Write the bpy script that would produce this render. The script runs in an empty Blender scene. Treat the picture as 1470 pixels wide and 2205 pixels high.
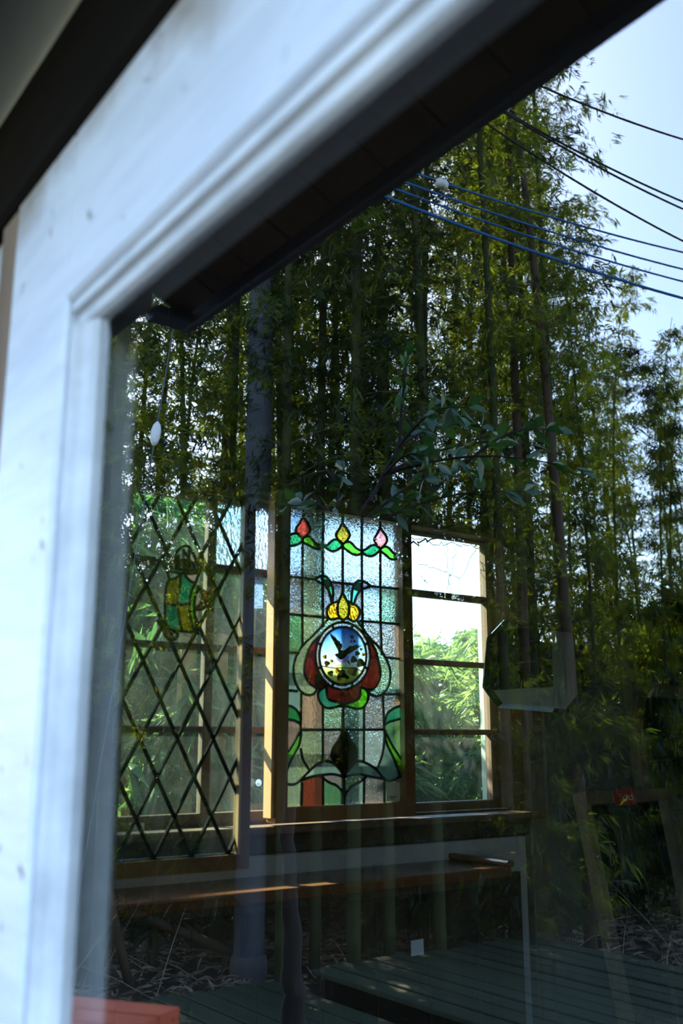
import bpy, math, random
import numpy as np
from mathutils import Vector, Matrix
from mathutils.geometry import delaunay_2d_cdt
random.seed(7)
SC = bpy.context.scene
COL = SC.collection
PI = math.pi

# ------------------------------------------------------------------ camera
F, CX, CY = 2150.0, 735.0, 1102.5           # focal length and centre in photo pixels (1470 x 2205)
HD, PT = math.radians(35.7), math.radians(13.04)
CAM = Vector((0.0, -0.30, 1.40))
_fh = Vector((-math.cos(HD), math.sin(HD), 0)); RIGHT = Vector((math.sin(HD), math.cos(HD), 0))
FWD = _fh * math.cos(PT) + Vector((0, 0, 1)) * math.sin(PT)
UP = -_fh * math.sin(PT) + Vector((0, 0, 1)) * math.cos(PT)
cd = bpy.data.cameras.new('camera'); cam = bpy.data.objects.new('camera', cd); COL.objects.link(cam)
cam.matrix_world = Matrix(((RIGHT.x, UP.x, -FWD.x, CAM.x), (RIGHT.y, UP.y, -FWD.y, CAM.y), (RIGHT.z, UP.z, -FWD.z, CAM.z), (0, 0, 0, 1)))
cd.sensor_fit = 'VERTICAL'; cd.sensor_height = 36.0; cd.lens = F / 2205.0 * 36.0
cd.clip_start = 0.01; cd.clip_end = 300
cd.dof.use_dof = True; cd.dof.focus_distance = 3.6; cd.dof.aperture_fstop = 4.6
SC.camera = cam

# ------------------------------------------------------------------ world, sun, exposure
SUN_AZ, SUN_EL = math.radians(24.0), math.radians(39.0)     # from -X, a little towards the outside (-Y)
w = bpy.data.worlds.new('sky'); SC.world = w; w.use_nodes = True
nt = w.node_tree; bg = nt.nodes['Background']
sky = nt.nodes.new('ShaderNodeTexSky'); sky.sky_type = 'NISHITA'; sky.sun_disc = False
sky.sun_elevation = SUN_EL; sky.sun_rotation = math.atan2(-math.cos(SUN_AZ), -math.sin(SUN_AZ))
sky.air_density = 1.0; sky.dust_density = 0.6; sky.ozone_density = 3.5
nt.links.new(sky.outputs[0], bg.inputs[0]); bg.inputs[1].default_value = 1.5
sl = bpy.data.lights.new('sun', 'SUN'); sl.energy = 44.0; sl.angle = math.radians(0.6); sl.color = (1.0, 0.90, 0.68)
so = bpy.data.objects.new('sun', sl); COL.objects.link(so)
sd = Vector((-math.cos(SUN_AZ) * math.cos(SUN_EL), -math.sin(SUN_AZ) * math.cos(SUN_EL), math.sin(SUN_EL)))
so.rotation_euler = sd.to_track_quat('Z', 'Y').to_euler(); so.location = sd * 30
vs = SC.view_settings; vs.view_transform = 'Standard'; vs.look = 'None'; vs.gamma = 1.0; vs.exposure = 0.0; vs.use_curve_mapping = False
SC.cycles.max_bounces = 10; SC.cycles.transparent_max_bounces = 24; SC.cycles.transmission_bounces = 10
SC.cycles.diffuse_bounces = 4; SC.cycles.glossy_bounces = 5

# ------------------------------------------------------------------ pixel -> place
def ray(x, y): return FWD + RIGHT * ((x - CX) / F) - UP * ((y - CY) / F)
def onX(x, y, X): d = ray(x, y); return CAM + d * ((X - CAM.x) / d.x)
def onZ(x, y, Z): d = ray(x, y); return CAM + d * ((Z - CAM.z) / d.z)
def onP(x, y, p, n): d = ray(x, y); return CAM + d * ((p - CAM).dot(n) / d.dot(n))
def col_at(px, D, z=0.0):
    """a spot at height z, in the vertical plane of a picture column, D metres along the view"""
    d = ray(px, 1600); t = D; p = CAM + d * t; return Vector((p.x, p.y, z))
def mir(v): return Vector((v[0], -v[1], v[2]))      # what the glass (plane y = 0) shows stands on the camera's side

# ------------------------------------------------------------------ helpers
class MB:
    def __init__(s): s.v = []; s.f = []; s.m = []
    def add(s, vs, fs, mi=0):
        o = len(s.v); s.v.extend([tuple(v) for v in vs]); s.f.extend([tuple(i + o for i in f) for f in fs]); s.m.extend([mi] * len(fs)); return s
    def box(s, x0, x1, y0, y1, z0, z1, mi=0):
        return s.add([(x0,y0,z0),(x1,y0,z0),(x1,y1,z0),(x0,y1,z0),(x0,y0,z1),(x1,y0,z1),(x1,y1,z1),(x0,y1,z1)],
                     [(0,3,2,1),(4,5,6,7),(0,1,5,4),(1,2,6,5),(2,3,7,6),(3,0,4,7)], mi)
    def bbox(s, x0, x1, y0, y1, z0, z1, b=0.003):
        """box with its long edges eased"""
        L = [x1-x0, y1-y0, z1-z0]; a = L.index(max(L)); lo = [x0,y0,z0]; hi = [x1,y1,z1]
        i, j = [(1,2),(2,0),(0,1)][a]
        b = min(b, 0.3*L[i], 0.3*L[j])
        sec = [(lo[i]+b,lo[j]),(hi[i]-b,lo[j]),(hi[i],lo[j]+b),(hi[i],hi[j]-b),(hi[i]-b,hi[j]),(lo[i]+b,hi[j]),(lo[i],hi[j]-b),(lo[i],lo[j]+b)]
        vs = []
        for e in (lo[a], hi[a]):
            for p, q in sec:
                c = [0,0,0]; c[a] = e; c[i] = p; c[j] = q; vs.append(c)
        return s.add(vs, [tuple(range(7,-1,-1)), tuple(range(8,16))] + [(k, (k+1)%8, 8+(k+1)%8, 8+k) for k in range(8)])
    def prism(s, poly, off):
        """polygon of 3-D points swept along off"""
        n = len(poly); off = Vector(off); vs = [Vector(p) for p in poly] + [Vector(p) + off for p in poly]
        return s.add(vs, [tuple(range(n-1,-1,-1)), tuple(range(n,2*n))] + [(k,(k+1)%n,n+(k+1)%n,n+k) for k in range(n)])
    def tube(s, pts, rad, n=6, cap=True):
        pts = [Vector(p) for p in pts]; o = len(s.v); m = len(pts)
        if not hasattr(rad, '__len__'): rad = [rad]*m
        t0 = (pts[1]-pts[0]).normalized(); ref = Vector((0,0,1)) if abs(t0.z) < .9 else Vector((1,0,0))
        a = t0.cross(ref).normalized()
        for k in range(m):
            t = (pts[min(k+1,m-1)] - pts[max(k-1,0)])
            t = t.normalized() if t.length > 1e-9 else t0
            a = (a - t*a.dot(t))
            a = a.normalized() if a.length > 1e-6 else t.orthogonal().normalized()
            b = t.cross(a)
            for q in range(n):
                c = 2*PI*q/n; s.v.append(tuple(pts[k] + (a*math.cos(c) + b*math.sin(c))*rad[k]))
        for k in range(m-1):
            for q in range(n):
                s.f.append((o+k*n+q, o+k*n+(q+1)%n, o+(k+1)*n+(q+1)%n, o+(k+1)*n+q)); s.m.append(0)
        if cap:
            s.f.append(tuple(o+q for q in range(n-1,-1,-1))); s.f.append(tuple(o+(m-1)*n+q for q in range(n))); s.m += [0,0]
        return s
    def lathe(s, prof, c, n=14, ax=2):
        o = len(s.v)
        for r, h in prof:
            for q in range(n):
                a = 2*PI*q/n; p = [0,0,0]; p[ax] = h; p[(ax+1)%3] = r*math.cos(a); p[(ax+2)%3] = r*math.sin(a)
                s.v.append((c[0]+p[0], c[1]+p[1], c[2]+p[2]))
        for k in range(len(prof)-1):
            for q in range(n):
                s.f.append((o+k*n+q, o+k*n+(q+1)%n, o+(k+1)*n+(q+1)%n, o+(k+1)*n+q)); s.m.append(0)
        s.f.append(tuple(o+q for q in range(n-1,-1,-1))); s.f.append(tuple(o+(len(prof)-1)*n+q for q in range(n))); s.m += [0,0]
        return s
    def mesh(s, name, mats, smooth=False):
        me = bpy.data.meshes.new(name); me.from_pydata(s.v, [], s.f)
        for m in (mats if isinstance(mats, (list,tuple)) else [mats]): me.materials.append(m)
        if any(s.m): me.polygons.foreach_set('material_index', s.m)
        if smooth: me.polygons.foreach_set('use_smooth', [True]*len(s.f))
        me.update(); return me
    def build(s, name, mat, parent=None, smooth=False):
        return link(name, s.mesh(name, mat, smooth), parent)
def link(name, me, parent=None):
    o = bpy.data.objects.new(name, me); COL.objects.link(o)
    if parent is not None: o.parent = parent; o.matrix_parent_inverse = Matrix.Translation(-parent.location) if parent.type == 'EMPTY' and parent.rotation_euler.z == 0 else parent.matrix_basis.inverted()
    return o
def tag(o, label=None, cat=None, group=None, kind=None):
    if label: o['label'] = label
    if cat: o['category'] = cat
    if group: o['group'] = group
    if kind: o['kind'] = kind
    return o
def thing(name, loc, label=None, cat=None, group=None, kind=None):
    o = bpy.data.objects.new(name, None); COL.objects.link(o); o.location = loc; o.empty_display_size = .05
    return tag(o, label, cat, group, kind)

# ------------------------------------------------------------------ materials
def nodes(name):
    m = bpy.data.materials.new(name); m.use_nodes = True; t = m.node_tree; t.nodes.clear()
    out = t.nodes.new('ShaderNodeOutputMaterial'); return m, t, out
def N(t, typ, **kw):
    n = t.nodes.new(typ)
    for k, v in kw.items():
        if k.startswith('i_'):
            key = k[2:]; n.inputs[int(key) if key.isdigit() else key.replace('_',' ')].default_value = v
        else: setattr(n, k, v)
    return n
def L(t, a, b): t.links.new(a, b)
def c4(c): return (c[0], c[1], c[2], 1)
def noise_fac(t, scale, stretch=(1,1,1), detail=5, rough=.6, coord='Object'):
    tc = N(t, 'ShaderNodeTexCoord'); mp = N(t, 'ShaderNodeMapping'); mp.inputs['Scale'].default_value = stretch
    L(t, tc.outputs[coord], mp.inputs['Vector'])
    nz = N(t, 'ShaderNodeTexNoise'); nz.inputs['Scale'].default_value = scale; nz.inputs['Detail'].default_value = detail; nz.inputs['Roughness'].default_value = rough
    L(t, mp.outputs[0], nz.inputs['Vector']); return nz.outputs[0]
def ramp(t, fac, stops):
    r = N(t, 'ShaderNodeValToRGB'); e = r.color_ramp.elements
    while len(e) < len(stops): e.new(.5)
    for k, (p, c) in enumerate(stops): e[k].position = p; e[k].color = c4(c)
    L(t, fac, r.inputs[0]); return r.outputs[0]
def mat(name, c1, c2, scale=8, stretch=(1,1,1), rough=.7, bump=.15, spec=.3, lo=.3, hi=.7, metal=0.0, c3=None):
    m, t, out = nodes(name); f = noise_fac(t, scale, stretch)
    st = [(lo, c1), (hi, c2)] + ([(min(.98, hi+.15), c3)] if c3 else [])
    b = N(t, 'ShaderNodeBsdfPrincipled'); L(t, ramp(t, f, st), b.inputs['Base Color'])
    b.inputs['Roughness'].default_value = rough; b.inputs['Specular IOR Level'].default_value = spec; b.inputs['Metallic'].default_value = metal
    if bump:
        bp = N(t, 'ShaderNodeBump'); bp.inputs['Strength'].default_value = bump; bp.inputs['Distance'].default_value = .01; L(t, f, bp.inputs['Height']); L(t, bp.outputs[0], b.inputs['Normal'])
    L(t, b.outputs[0], out.inputs[0]); return m
def glass(name, tint, ior=1.6, dust=0.0):
    """clear sheet: sharp reflection on the face it is seen from, straight through otherwise"""
    m, t, out = nodes(name)
    fr = N(t, 'ShaderNodeFresnel'); fr.inputs['IOR'].default_value = ior
    ge = N(t, 'ShaderNodeNewGeometry'); inv = N(t, 'ShaderNodeMath', operation='SUBTRACT'); inv.inputs[0].default_value = 1.0; L(t, ge.outputs['Backfacing'], inv.inputs[1])
    mu = N(t, 'ShaderNodeMath', operation='MULTIPLY'); L(t, fr.outputs[0], mu.inputs[0]); L(t, inv.outputs[0], mu.inputs[1])
    tr = N(t, 'ShaderNodeBsdfTransparent'); tr.inputs[0].default_value = c4([x**.5 for x in tint])
    gl = N(t, 'ShaderNodeBsdfGlossy'); gl.inputs['Roughness'].default_value = 0.0; gl.inputs[0].default_value = (1,1,1,1)
    base = tr.outputs[0]
    if dust:
        df = N(t, 'ShaderNodeBsdfTranslucent'); df.inputs[0].default_value = (.8,.82,.85,1)
        md = N(t, 'ShaderNodeMixShader'); f = noise_fac(t, 14, (1,1,.35), 4)
        r = N(t, 'ShaderNodeMapRange'); r.inputs[1].default_value = .45; r.inputs[2].default_value = .8; r.inputs[3].default_value = dust*.25; r.inputs[4].default_value = dust; L(t, f, r.inputs[0])
        L(t, r.outputs[0], md.inputs[0]); L(t, base, md.inputs[1]); L(t, df.outputs[0], md.inputs[2]); base = md.outputs[0]
    mx = N(t, 'ShaderNodeMixShader'); L(t, mu.outputs[0], mx.inputs[0]); L(t, base, mx.inputs[1]); L(t, gl.outputs[0], mx.inputs[2])
    L(t, mx.outputs[0], out.inputs[0]); return m
def textured_glass(name, tint, scale=120, bump=.5, rough=.04, stretch=(1,1,1), vary=None):
    """hammered / rippled coloured glass: refracts through an uneven surface"""
    m, t, out = nodes(name); f = noise_fac(t, scale, stretch, 2, .5)
    bp = N(t, 'ShaderNodeBump'); bp.inputs['Strength'].default_value = bump; bp.inputs['Distance'].default_value = .007; L(t, f, bp.inputs['Height'])
    rf = N(t, 'ShaderNodeBsdfRefraction'); rf.inputs['IOR'].default_value = 1.45; rf.inputs['Roughness'].default_value = rough; L(t, bp.outputs[0], rf.inputs['Normal'])
    s = [x**.5 for x in tint]
    if vary:
        g = noise_fac(t, 22, (1,1,1), 3); L(t, ramp(t, g, [(.35, s), (.68, [x**.5 for x in vary])]), rf.inputs[0])
    else: rf.inputs[0].default_value = c4(s)
    tl = N(t, 'ShaderNodeBsdfTranslucent'); tl.inputs[0].default_value = c4(s)
    m1 = N(t, 'ShaderNodeMixShader'); m1.inputs[0].default_value = .045; L(t, rf.outputs[0], m1.inputs[1]); L(t, tl.outputs[0], m1.inputs[2])
    gl = N(t, 'ShaderNodeBsdfGlossy'); gl.inputs['Roughness'].default_value = .05; L(t, bp.outputs[0], gl.inputs['Normal'])
    mx = N(t, 'ShaderNodeMixShader'); mx.inputs[0].default_value = .03; L(t, m1.outputs[0], mx.inputs[1]); L(t, gl.outputs[0], mx.inputs[2])
    L(t, mx.outputs[0], out.inputs[0]); return m
def leaf_mat(name, dark, light, tl_dark, tl_light, gloss=.35, tfac=.5, nscale=2.5, gmix=.02):
    m, t, out = nodes(name); f = noise_fac(t, nscale, (1,1,1), 3, .6)
    oi = N(t, 'ShaderNodeObjectInfo'); ad = N(t, 'ShaderNodeMath', operation='MULTIPLY_ADD'); L(t, oi.outputs['Random'], ad.inputs[0]); ad.inputs[1].default_value = .24; ad.inputs[2].default_value = -.12
    sm = N(t, 'ShaderNodeMath', operation='ADD'); L(t, f, sm.inputs[0]); L(t, ad.outputs[0], sm.inputs[1])
    di = N(t, 'ShaderNodeBsdfDiffuse'); L(t, ramp(t, sm.outputs[0], [(.35, dark), (.65, light)]), di.inputs[0])
    tl = N(t, 'ShaderNodeBsdfTranslucent'); L(t, ramp(t, sm.outputs[0], [(.41, tl_dark), (.68, tl_light)]), tl.inputs[0])
    mx = N(t, 'ShaderNodeMixShader'); mx.inputs[0].default_value = tfac; L(t, di.outputs[0], mx.inputs[1]); L(t, tl.outputs[0], mx.inputs[2])
    gl = N(t, 'ShaderNodeBsdfGlossy'); gl.inputs['Roughness'].default_value = gloss; gl.inputs[0].default_value = (1,1,1,1)
    m2 = N(t, 'ShaderNodeMixShader'); m2.inputs[0].default_value = gmix; L(t, mx.outputs[0], m2.inputs[1]); L(t, gl.outputs[0], m2.inputs[2])
    L(t, m2.outputs[0], out.inputs[0]); return m

def paint_mat(name, base, grime, speck):
    """old white paint: brown grime creeping in patches, small dark flakes, fine grain"""
    m, t, out = nodes(name)
    g1 = noise_fac(t, 3.2, (1,1,1), 6, .65); g2 = noise_fac(t, 26, (1,1,1), 3, .55); g3 = noise_fac(t, 60, (.12,1,1), 3, .6)
    tz = N(t, 'ShaderNodeTexCoord'); sz = N(t, 'ShaderNodeSeparateXYZ'); L(t, tz.outputs['Object'], sz.inputs[0])
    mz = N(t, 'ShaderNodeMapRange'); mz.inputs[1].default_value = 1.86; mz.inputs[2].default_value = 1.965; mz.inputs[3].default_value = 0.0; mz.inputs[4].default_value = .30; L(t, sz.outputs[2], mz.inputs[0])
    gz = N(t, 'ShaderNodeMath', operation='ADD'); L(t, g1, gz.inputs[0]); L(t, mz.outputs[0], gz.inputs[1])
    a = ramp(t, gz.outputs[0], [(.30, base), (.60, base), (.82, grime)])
    b = N(t, 'ShaderNodeMix', data_type='RGBA', blend_type='MULTIPLY'); b.inputs[0].default_value = 1.0
    L(t, a, b.inputs[6]); L(t, ramp(t, g2, [(.27, speck), (.33, (1,1,1))]), b.inputs[7])
    c = N(t, 'ShaderNodeMix', data_type='RGBA', blend_type='MULTIPLY'); c.inputs[0].default_value = .5
    L(t, b.outputs[2], c.inputs[6]); L(t, ramp(t, g3, [(.35, (.75,.76,.78)), (.6, (1,1,1))]), c.inputs[7])
    p = N(t, 'ShaderNodeBsdfPrincipled'); L(t, c.outputs[2], p.inputs['Base Color']); p.inputs['Roughness'].default_value = .55
    bp = N(t, 'ShaderNodeBump'); bp.inputs['Strength'].default_value = .2; bp.inputs['Distance'].default_value = .004; L(t, g3, bp.inputs['Height']); L(t, bp.outputs[0], p.inputs['Normal'])
    L(t, p.outputs[0], out.inputs[0]); return m

M = {}
M['white_paint'] = paint_mat('weathered_white_paint', (.49,.525,.565), (.22,.18,.13), (.22,.18,.15))
M['grey_paint'] = mat('weathered_grey_paint', (.30,.32,.34), (.55,.57,.58), 9, (1,1,1), .6, .2)
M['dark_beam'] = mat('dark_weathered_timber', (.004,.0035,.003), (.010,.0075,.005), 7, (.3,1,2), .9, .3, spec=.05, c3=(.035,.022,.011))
M['brown_strip'] = mat('brown_timber', (.10,.065,.04), (.22,.16,.11), 9, (1,1,.2), .8, .2)
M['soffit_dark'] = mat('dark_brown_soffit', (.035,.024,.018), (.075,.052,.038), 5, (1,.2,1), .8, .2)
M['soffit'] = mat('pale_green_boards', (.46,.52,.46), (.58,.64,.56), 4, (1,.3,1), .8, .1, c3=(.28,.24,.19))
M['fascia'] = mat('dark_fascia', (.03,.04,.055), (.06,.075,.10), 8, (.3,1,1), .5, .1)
M['roofing'] = mat('hood_roofing', (.06,.06,.065), (.10,.10,.10), 6)
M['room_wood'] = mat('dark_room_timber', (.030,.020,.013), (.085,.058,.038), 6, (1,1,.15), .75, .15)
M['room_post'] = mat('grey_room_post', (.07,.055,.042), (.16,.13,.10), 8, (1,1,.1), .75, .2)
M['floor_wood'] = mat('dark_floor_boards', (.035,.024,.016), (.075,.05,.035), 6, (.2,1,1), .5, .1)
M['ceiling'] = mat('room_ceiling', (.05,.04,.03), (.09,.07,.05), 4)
M['sash'] = mat('old_sash_timber', (.075,.045,.026), (.17,.105,.065), 10, (1,1,.15), .65, .15)
M['oak'] = mat('varnished_frame_timber', (.14,.065,.025), (.27,.13,.05), 9, (1,1,.12), .4, .1, spec=.5)
M['pine'] = mat('sunlit_pine', (.36,.20,.09), (.52,.32,.16), 9, (1,1,.12), .5, .1)  # paler timber colour standing in for sunlit edges and their reflections
M['lead'] = mat('lead_came', (.012,.013,.014), (.035,.037,.04), 30, rough=.45, bump=.1, metal=.3)
M['shelf'] = mat('varnished_shelf', (.10,.045,.02), (.19,.085,.038), 5, (1,.12,1), .22, .05, spec=.5)
M['wainscot'] = mat('pale_grey_board', (.30,.295,.29), (.37,.365,.36), 2, rough=.7, bump=.03)
M['grey_board'] = mat('grey_board', (.10,.097,.093), (.13,.127,.122), 2, rough=.7, bump=.03)
M['pale_green'] = mat('pale_green_paint', (.32,.42,.33), (.44,.54,.43), 7, (1,1,.2), .6, .1)
M['pale_blue'] = mat('pale_blue_paint', (.33,.42,.44), (.42,.50,.52), 4, rough=.6, bump=.05)
M['old_plank'] = mat('weathered_plank', (.06,.045,.04), (.20,.15,.125), 14, (1,1,.08), .8, .4)
M['red_card'] = mat('red_card', (.28,.012,.015), (.33,.018,.02), 3, bump=0)
M['chalk'] = mat('white_ink', (.75,.72,.70), (.8,.78,.76), 3, bump=0)
M['ink'] = mat('dark_ink', (.01,.02,.05), (.015,.03,.07), 3, bump=0)
M['tag_paper'] = leaf_mat('tag_paper', (.50,.62,.82), (.56,.68,.86), (.50,.62,.82), (.56,.68,.86), .5, .5)
M['white_paper'] = mat('white_paper', (.62,.66,.70), (.72,.75,.78), 4, bump=0)
M['green_tape'] = mat('green_tape', (.02,.16,.12), (.03,.20,.15), 4, bump=0)
M['pole'] = mat('galvanised_pole', (.065,.075,.088), (.095,.107,.122), 5, (1,1,.2), .5, .05)
M['black_cable'] = mat('black_cable', (.008,.008,.01), (.014,.014,.016), 3, bump=0)
M['blue_cable'] = mat('blue_cable', (.01,.10,.34), (.014,.13,.40), 3, bump=0, rough=.4)
M['porcelain'] = mat('porcelain', (.72,.72,.70), (.8,.8,.78), 3, bump=0, rough=.25)
M['culm'] = mat('bamboo_culm', (.026,.036,.013), (.065,.076,.026), 3, (1,1,.3), .6, .03, spec=.08, c3=(.14,.10,.05))
M['culm_old'] = mat('old_bamboo_culm', (.055,.036,.022), (.10,.070,.044), 3, (1,1,.3), .6, .03, spec=.08)
M['twig'] = mat('bamboo_twig', (.07,.08,.03), (.14,.12,.06), 4, bump=0)
M['leaf'] = leaf_mat('bamboo_leaf', (.010,.031,.013), (.030,.062,.016), (.008,.030,.002), (.42,.54,.02), tfac=.6, nscale=3.5)
M['leaf_far'] = leaf_mat('hedge_leaf', (.035,.085,.045), (.085,.16,.07), (.10,.22,.06), (.30,.42,.10))
M['broad_leaf'] = leaf_mat('broad_leaf', (.020,.075,.020), (.045,.13,.03), (.04,.15,.018), (.08,.22,.025), .25, .4, gmix=.09)
M['bark'] = mat('dark_bark', (.010,.008,.007), (.05,.04,.034), 16, (1,1,.35), .9, .8, c3=(.17,.14,.12))
M['soil'] = mat('leafy_soil', (.018,.014,.010), (.06,.045,.03), 5, rough=.95, bump=.4)
M['litter'] = mat('dry_bamboo_leaf', (.13,.09,.05), (.38,.29,.19), 5, rough=.8, bump=0, c3=(.38,.32,.24))
M['deck'] = mat('mossy_deck', (.022,.036,.016), (.055,.070,.032), 5, (.12,1,1), .8, .2, c3=(.10,.095,.065))
M['orange'] = mat('orange_red_paint', (.52,.075,.03), (.66,.11,.045), 6, (1,.2,1), .6, .1)
M['strap'] = leaf_mat('strap_leaf', (.10,.20,.16), (.18,.30,.24), (.08,.16,.09), (.14,.24,.12), .3, .3)
M['terracotta'] = mat('terracotta', (.16,.07,.04), (.22,.10,.06), 6)
M['front_glass'] = glass('front_glass', (.90,.92,.92), 2.2)
M['pane'] = glass('old_window_glass', (.72,.86,.82), 1.6, .018)
M['lattice_glass'] = glass('lattice_glass', (.74,.88,.81), 1.5, .012)
M['frost'] = textured_glass('frosted_glass', (.55,.66,.84), 95, 1.0, .10, (1,1,.45))
m_, t_, o_ = nodes('mirror_silver'); g_ = N(t_, 'ShaderNodeBsdfGlossy'); g_.inputs['Roughness'].default_value = .01; g_.inputs[0].default_value = (.80,.86,.86,1); L(t_, g_.outputs[0], o_.inputs[0]); M['mirror'] = m_
M['crystal'] = glass('crystal', (.9,.92,.94), 2.2)

# ================================================================== the setting
SX = -2.185                                  # inner face of the wall with the sash windows
WY0, WY1, WZ0, WZ1 = 0.10, 1.90, 1.215, 2.035
def struct(name, mb, m, label=None): o = mb.build(name, m); o['kind'] = 'structure'; return o
R = 45.0
b = MB(); n = 24
gx = np.linspace(-40, 30, n); gy = np.linspace(-40, 35, n)
for j in range(n):
    for i in range(n): b.v.append((gx[i], gy[j], 0.0))
for j in range(n-1):
    for i in range(n-1): b.f.append((j*n+i, j*n+i+1, (j+1)*n+i+1, (j+1)*n+i)); b.m.append(0)
struct('ground', b, M['soil'])
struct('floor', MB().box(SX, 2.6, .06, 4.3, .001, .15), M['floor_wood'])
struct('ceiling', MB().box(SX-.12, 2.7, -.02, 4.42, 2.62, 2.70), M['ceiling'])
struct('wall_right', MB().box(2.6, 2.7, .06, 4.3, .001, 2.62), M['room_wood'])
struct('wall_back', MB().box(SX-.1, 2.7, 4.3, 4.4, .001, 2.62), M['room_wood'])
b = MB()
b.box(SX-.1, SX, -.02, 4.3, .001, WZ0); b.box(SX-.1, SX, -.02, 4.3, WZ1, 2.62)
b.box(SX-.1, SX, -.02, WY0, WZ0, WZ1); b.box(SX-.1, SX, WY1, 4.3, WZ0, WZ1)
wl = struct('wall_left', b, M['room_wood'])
# upright boards on the wall to the right of the sashes
for k, (y0, y1, px) in enumerate([(1.93,2.0,0),(2.03,2.07,0),(2.19,2.24,0),(2.42,2.50,0),(2.70,2.78,0),(3.0,3.1,0)]):
    struct('trim_%d' % (k+1), MB().bbox(SX+.001, SX+.035, y0, y1, .16, 2.6, .004), M['room_post'] if k in (0,1,3) else M['room_wood'])
# front wall round the display window
FX0, FX1, FZ0, FZ1 = -0.765, 1.05, 0.95, 1.755
b = MB()
b.box(SX-.1, FX0-.06, .005, .06, .001, 2.62); b.box(FX1+.06, 2.7, .005, .06, .001, 2.62)
b.box(FX0-.06, FX1+.06, .005, .06, .001, FZ0-.05); b.box(FX0-.06, FX1+.06, .005, .06, FZ1+.05, 2.62)
wf = struct('wall_front', b, M['brown_strip'])
for k in range(9):                            # pale siding boards left of the jamb
    z = .05 + k*.215
    MB().bbox(SX-.1, -1.021, -.012, .005, z, z+.207, .004).build('siding_board', M['white_paint'], wf)
b = MB().bbox(-1.020, -.967, -.021, .005, .05, 1.944, .003); b.build('corner_strip', M['brown_strip'], wf)
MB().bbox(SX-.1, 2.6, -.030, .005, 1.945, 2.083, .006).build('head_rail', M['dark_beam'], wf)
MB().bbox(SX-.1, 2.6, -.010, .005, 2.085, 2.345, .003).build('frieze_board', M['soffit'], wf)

# the display window: painted boards, bead, glass
win = thing('window_1', (0.1, 0, FZ0), 'white painted display window frame holding one large reflecting pane', None, kind='structure')
MB().bbox(-.966, -.803, -.022, .05, .80, 1.963, .004).build('jamb_board', M['white_paint'], win)
MB().bbox(-.801, 1.25, -.022, .05, 1.779, 1.963, .004).build('head_board', M['white_paint'], win)
MB().bbox(FX1+.035, FX1+.20, -.022, .05, .80, 1.777, .004).build('jamb_board', M['white_paint'], win)
MB().bbox(-.801, FX1+.034, -.045, .05, FZ0-.10, FZ0-.03, .006).build('sill_board', M['white_paint'], win)
def bead(p0, p1, inn):        # chamfered glazing bead between board and glass
    p0, p1, inn = Vector(p0), Vector(p1), Vector(inn)
    prof = [(0,-.016),(.010,-.016),(.013,-.010),(.021,-.008),(.024,-.003),(.024,.006),(0,.006)]
    q = [p0 + inn*a + Vector((0,c,0)) for a, c in prof]
    return MB().prism(q, p1 - p0)
bead((-.801,0,1.779),(FX1+.034,0,1.779),(0,0,-1)).build('glazing_bead', M['grey_paint'], win)
bead((-.801,0,FZ0-.03),(-.801,0,1.755),(1.4,0,0)).build('glazing_bead', M['grey_paint'], win)
bead((FX1+.034,0,FZ0-.03),(FX1+.034,0,1.755),(-1.4,0,0)).build('glazing_bead', M['grey_paint'], win)
bead((-.801,0,FZ0-.03),(FX1+.034,0,FZ0-.03),(0,0,1)).build('glazing_bead', M['grey_paint'], win)
MB().box(FX0-.02, FX1+.02, -.001, .003, FZ0-.02, FZ1+.015).build('glass_pane', M['front_glass'], win)

# hood over the window: pale boards underneath, dark fascia, side cheek
hood = thing('window_hood', (-.2, -.24, 2.15), 'timber hood over the display window with pale green boarded underside', 'hood')
HX0, HX1, HY = -1.53, 1.5, -.455
def slope(y): return 2.150 + (y - HY)*.47
x = HX0
while x < HX1 - .01:
    x1 = min(HX1, x + .118)
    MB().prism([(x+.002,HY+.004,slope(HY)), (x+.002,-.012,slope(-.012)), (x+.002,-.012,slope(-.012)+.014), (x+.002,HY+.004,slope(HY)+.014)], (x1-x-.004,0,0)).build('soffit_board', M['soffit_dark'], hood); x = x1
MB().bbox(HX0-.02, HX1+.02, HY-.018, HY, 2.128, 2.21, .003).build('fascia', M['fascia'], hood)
MB().prism([(HX0-.04,HY-.05,2.196),(HX0-.04,-.0,2.196+.505*.47),(HX0-.04,-.0,2.212+.505*.47),(HX0-.04,HY-.05,2.212)], (HX1-HX0+.08,0,0)).build('roof_sheet', M['roofing'], hood)
MB().prism([(HX0-.018,-.385,slope(-.385)-.001),(HX0-.018,-.012,slope(-.012)-.001),(HX0-.018,-.012,1.76),(HX0-.018,-.05,1.79),(HX0-.018,-.385,2.149)], (.022,0,0)).build('side_cheek', M['dark_beam'], hood)
MB().bbox(HX0-.018, HX0+.03, HY+.001, HY+.07, 2.130, 2.149, .003).build('corner_block', M['fascia'], hood)

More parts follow.
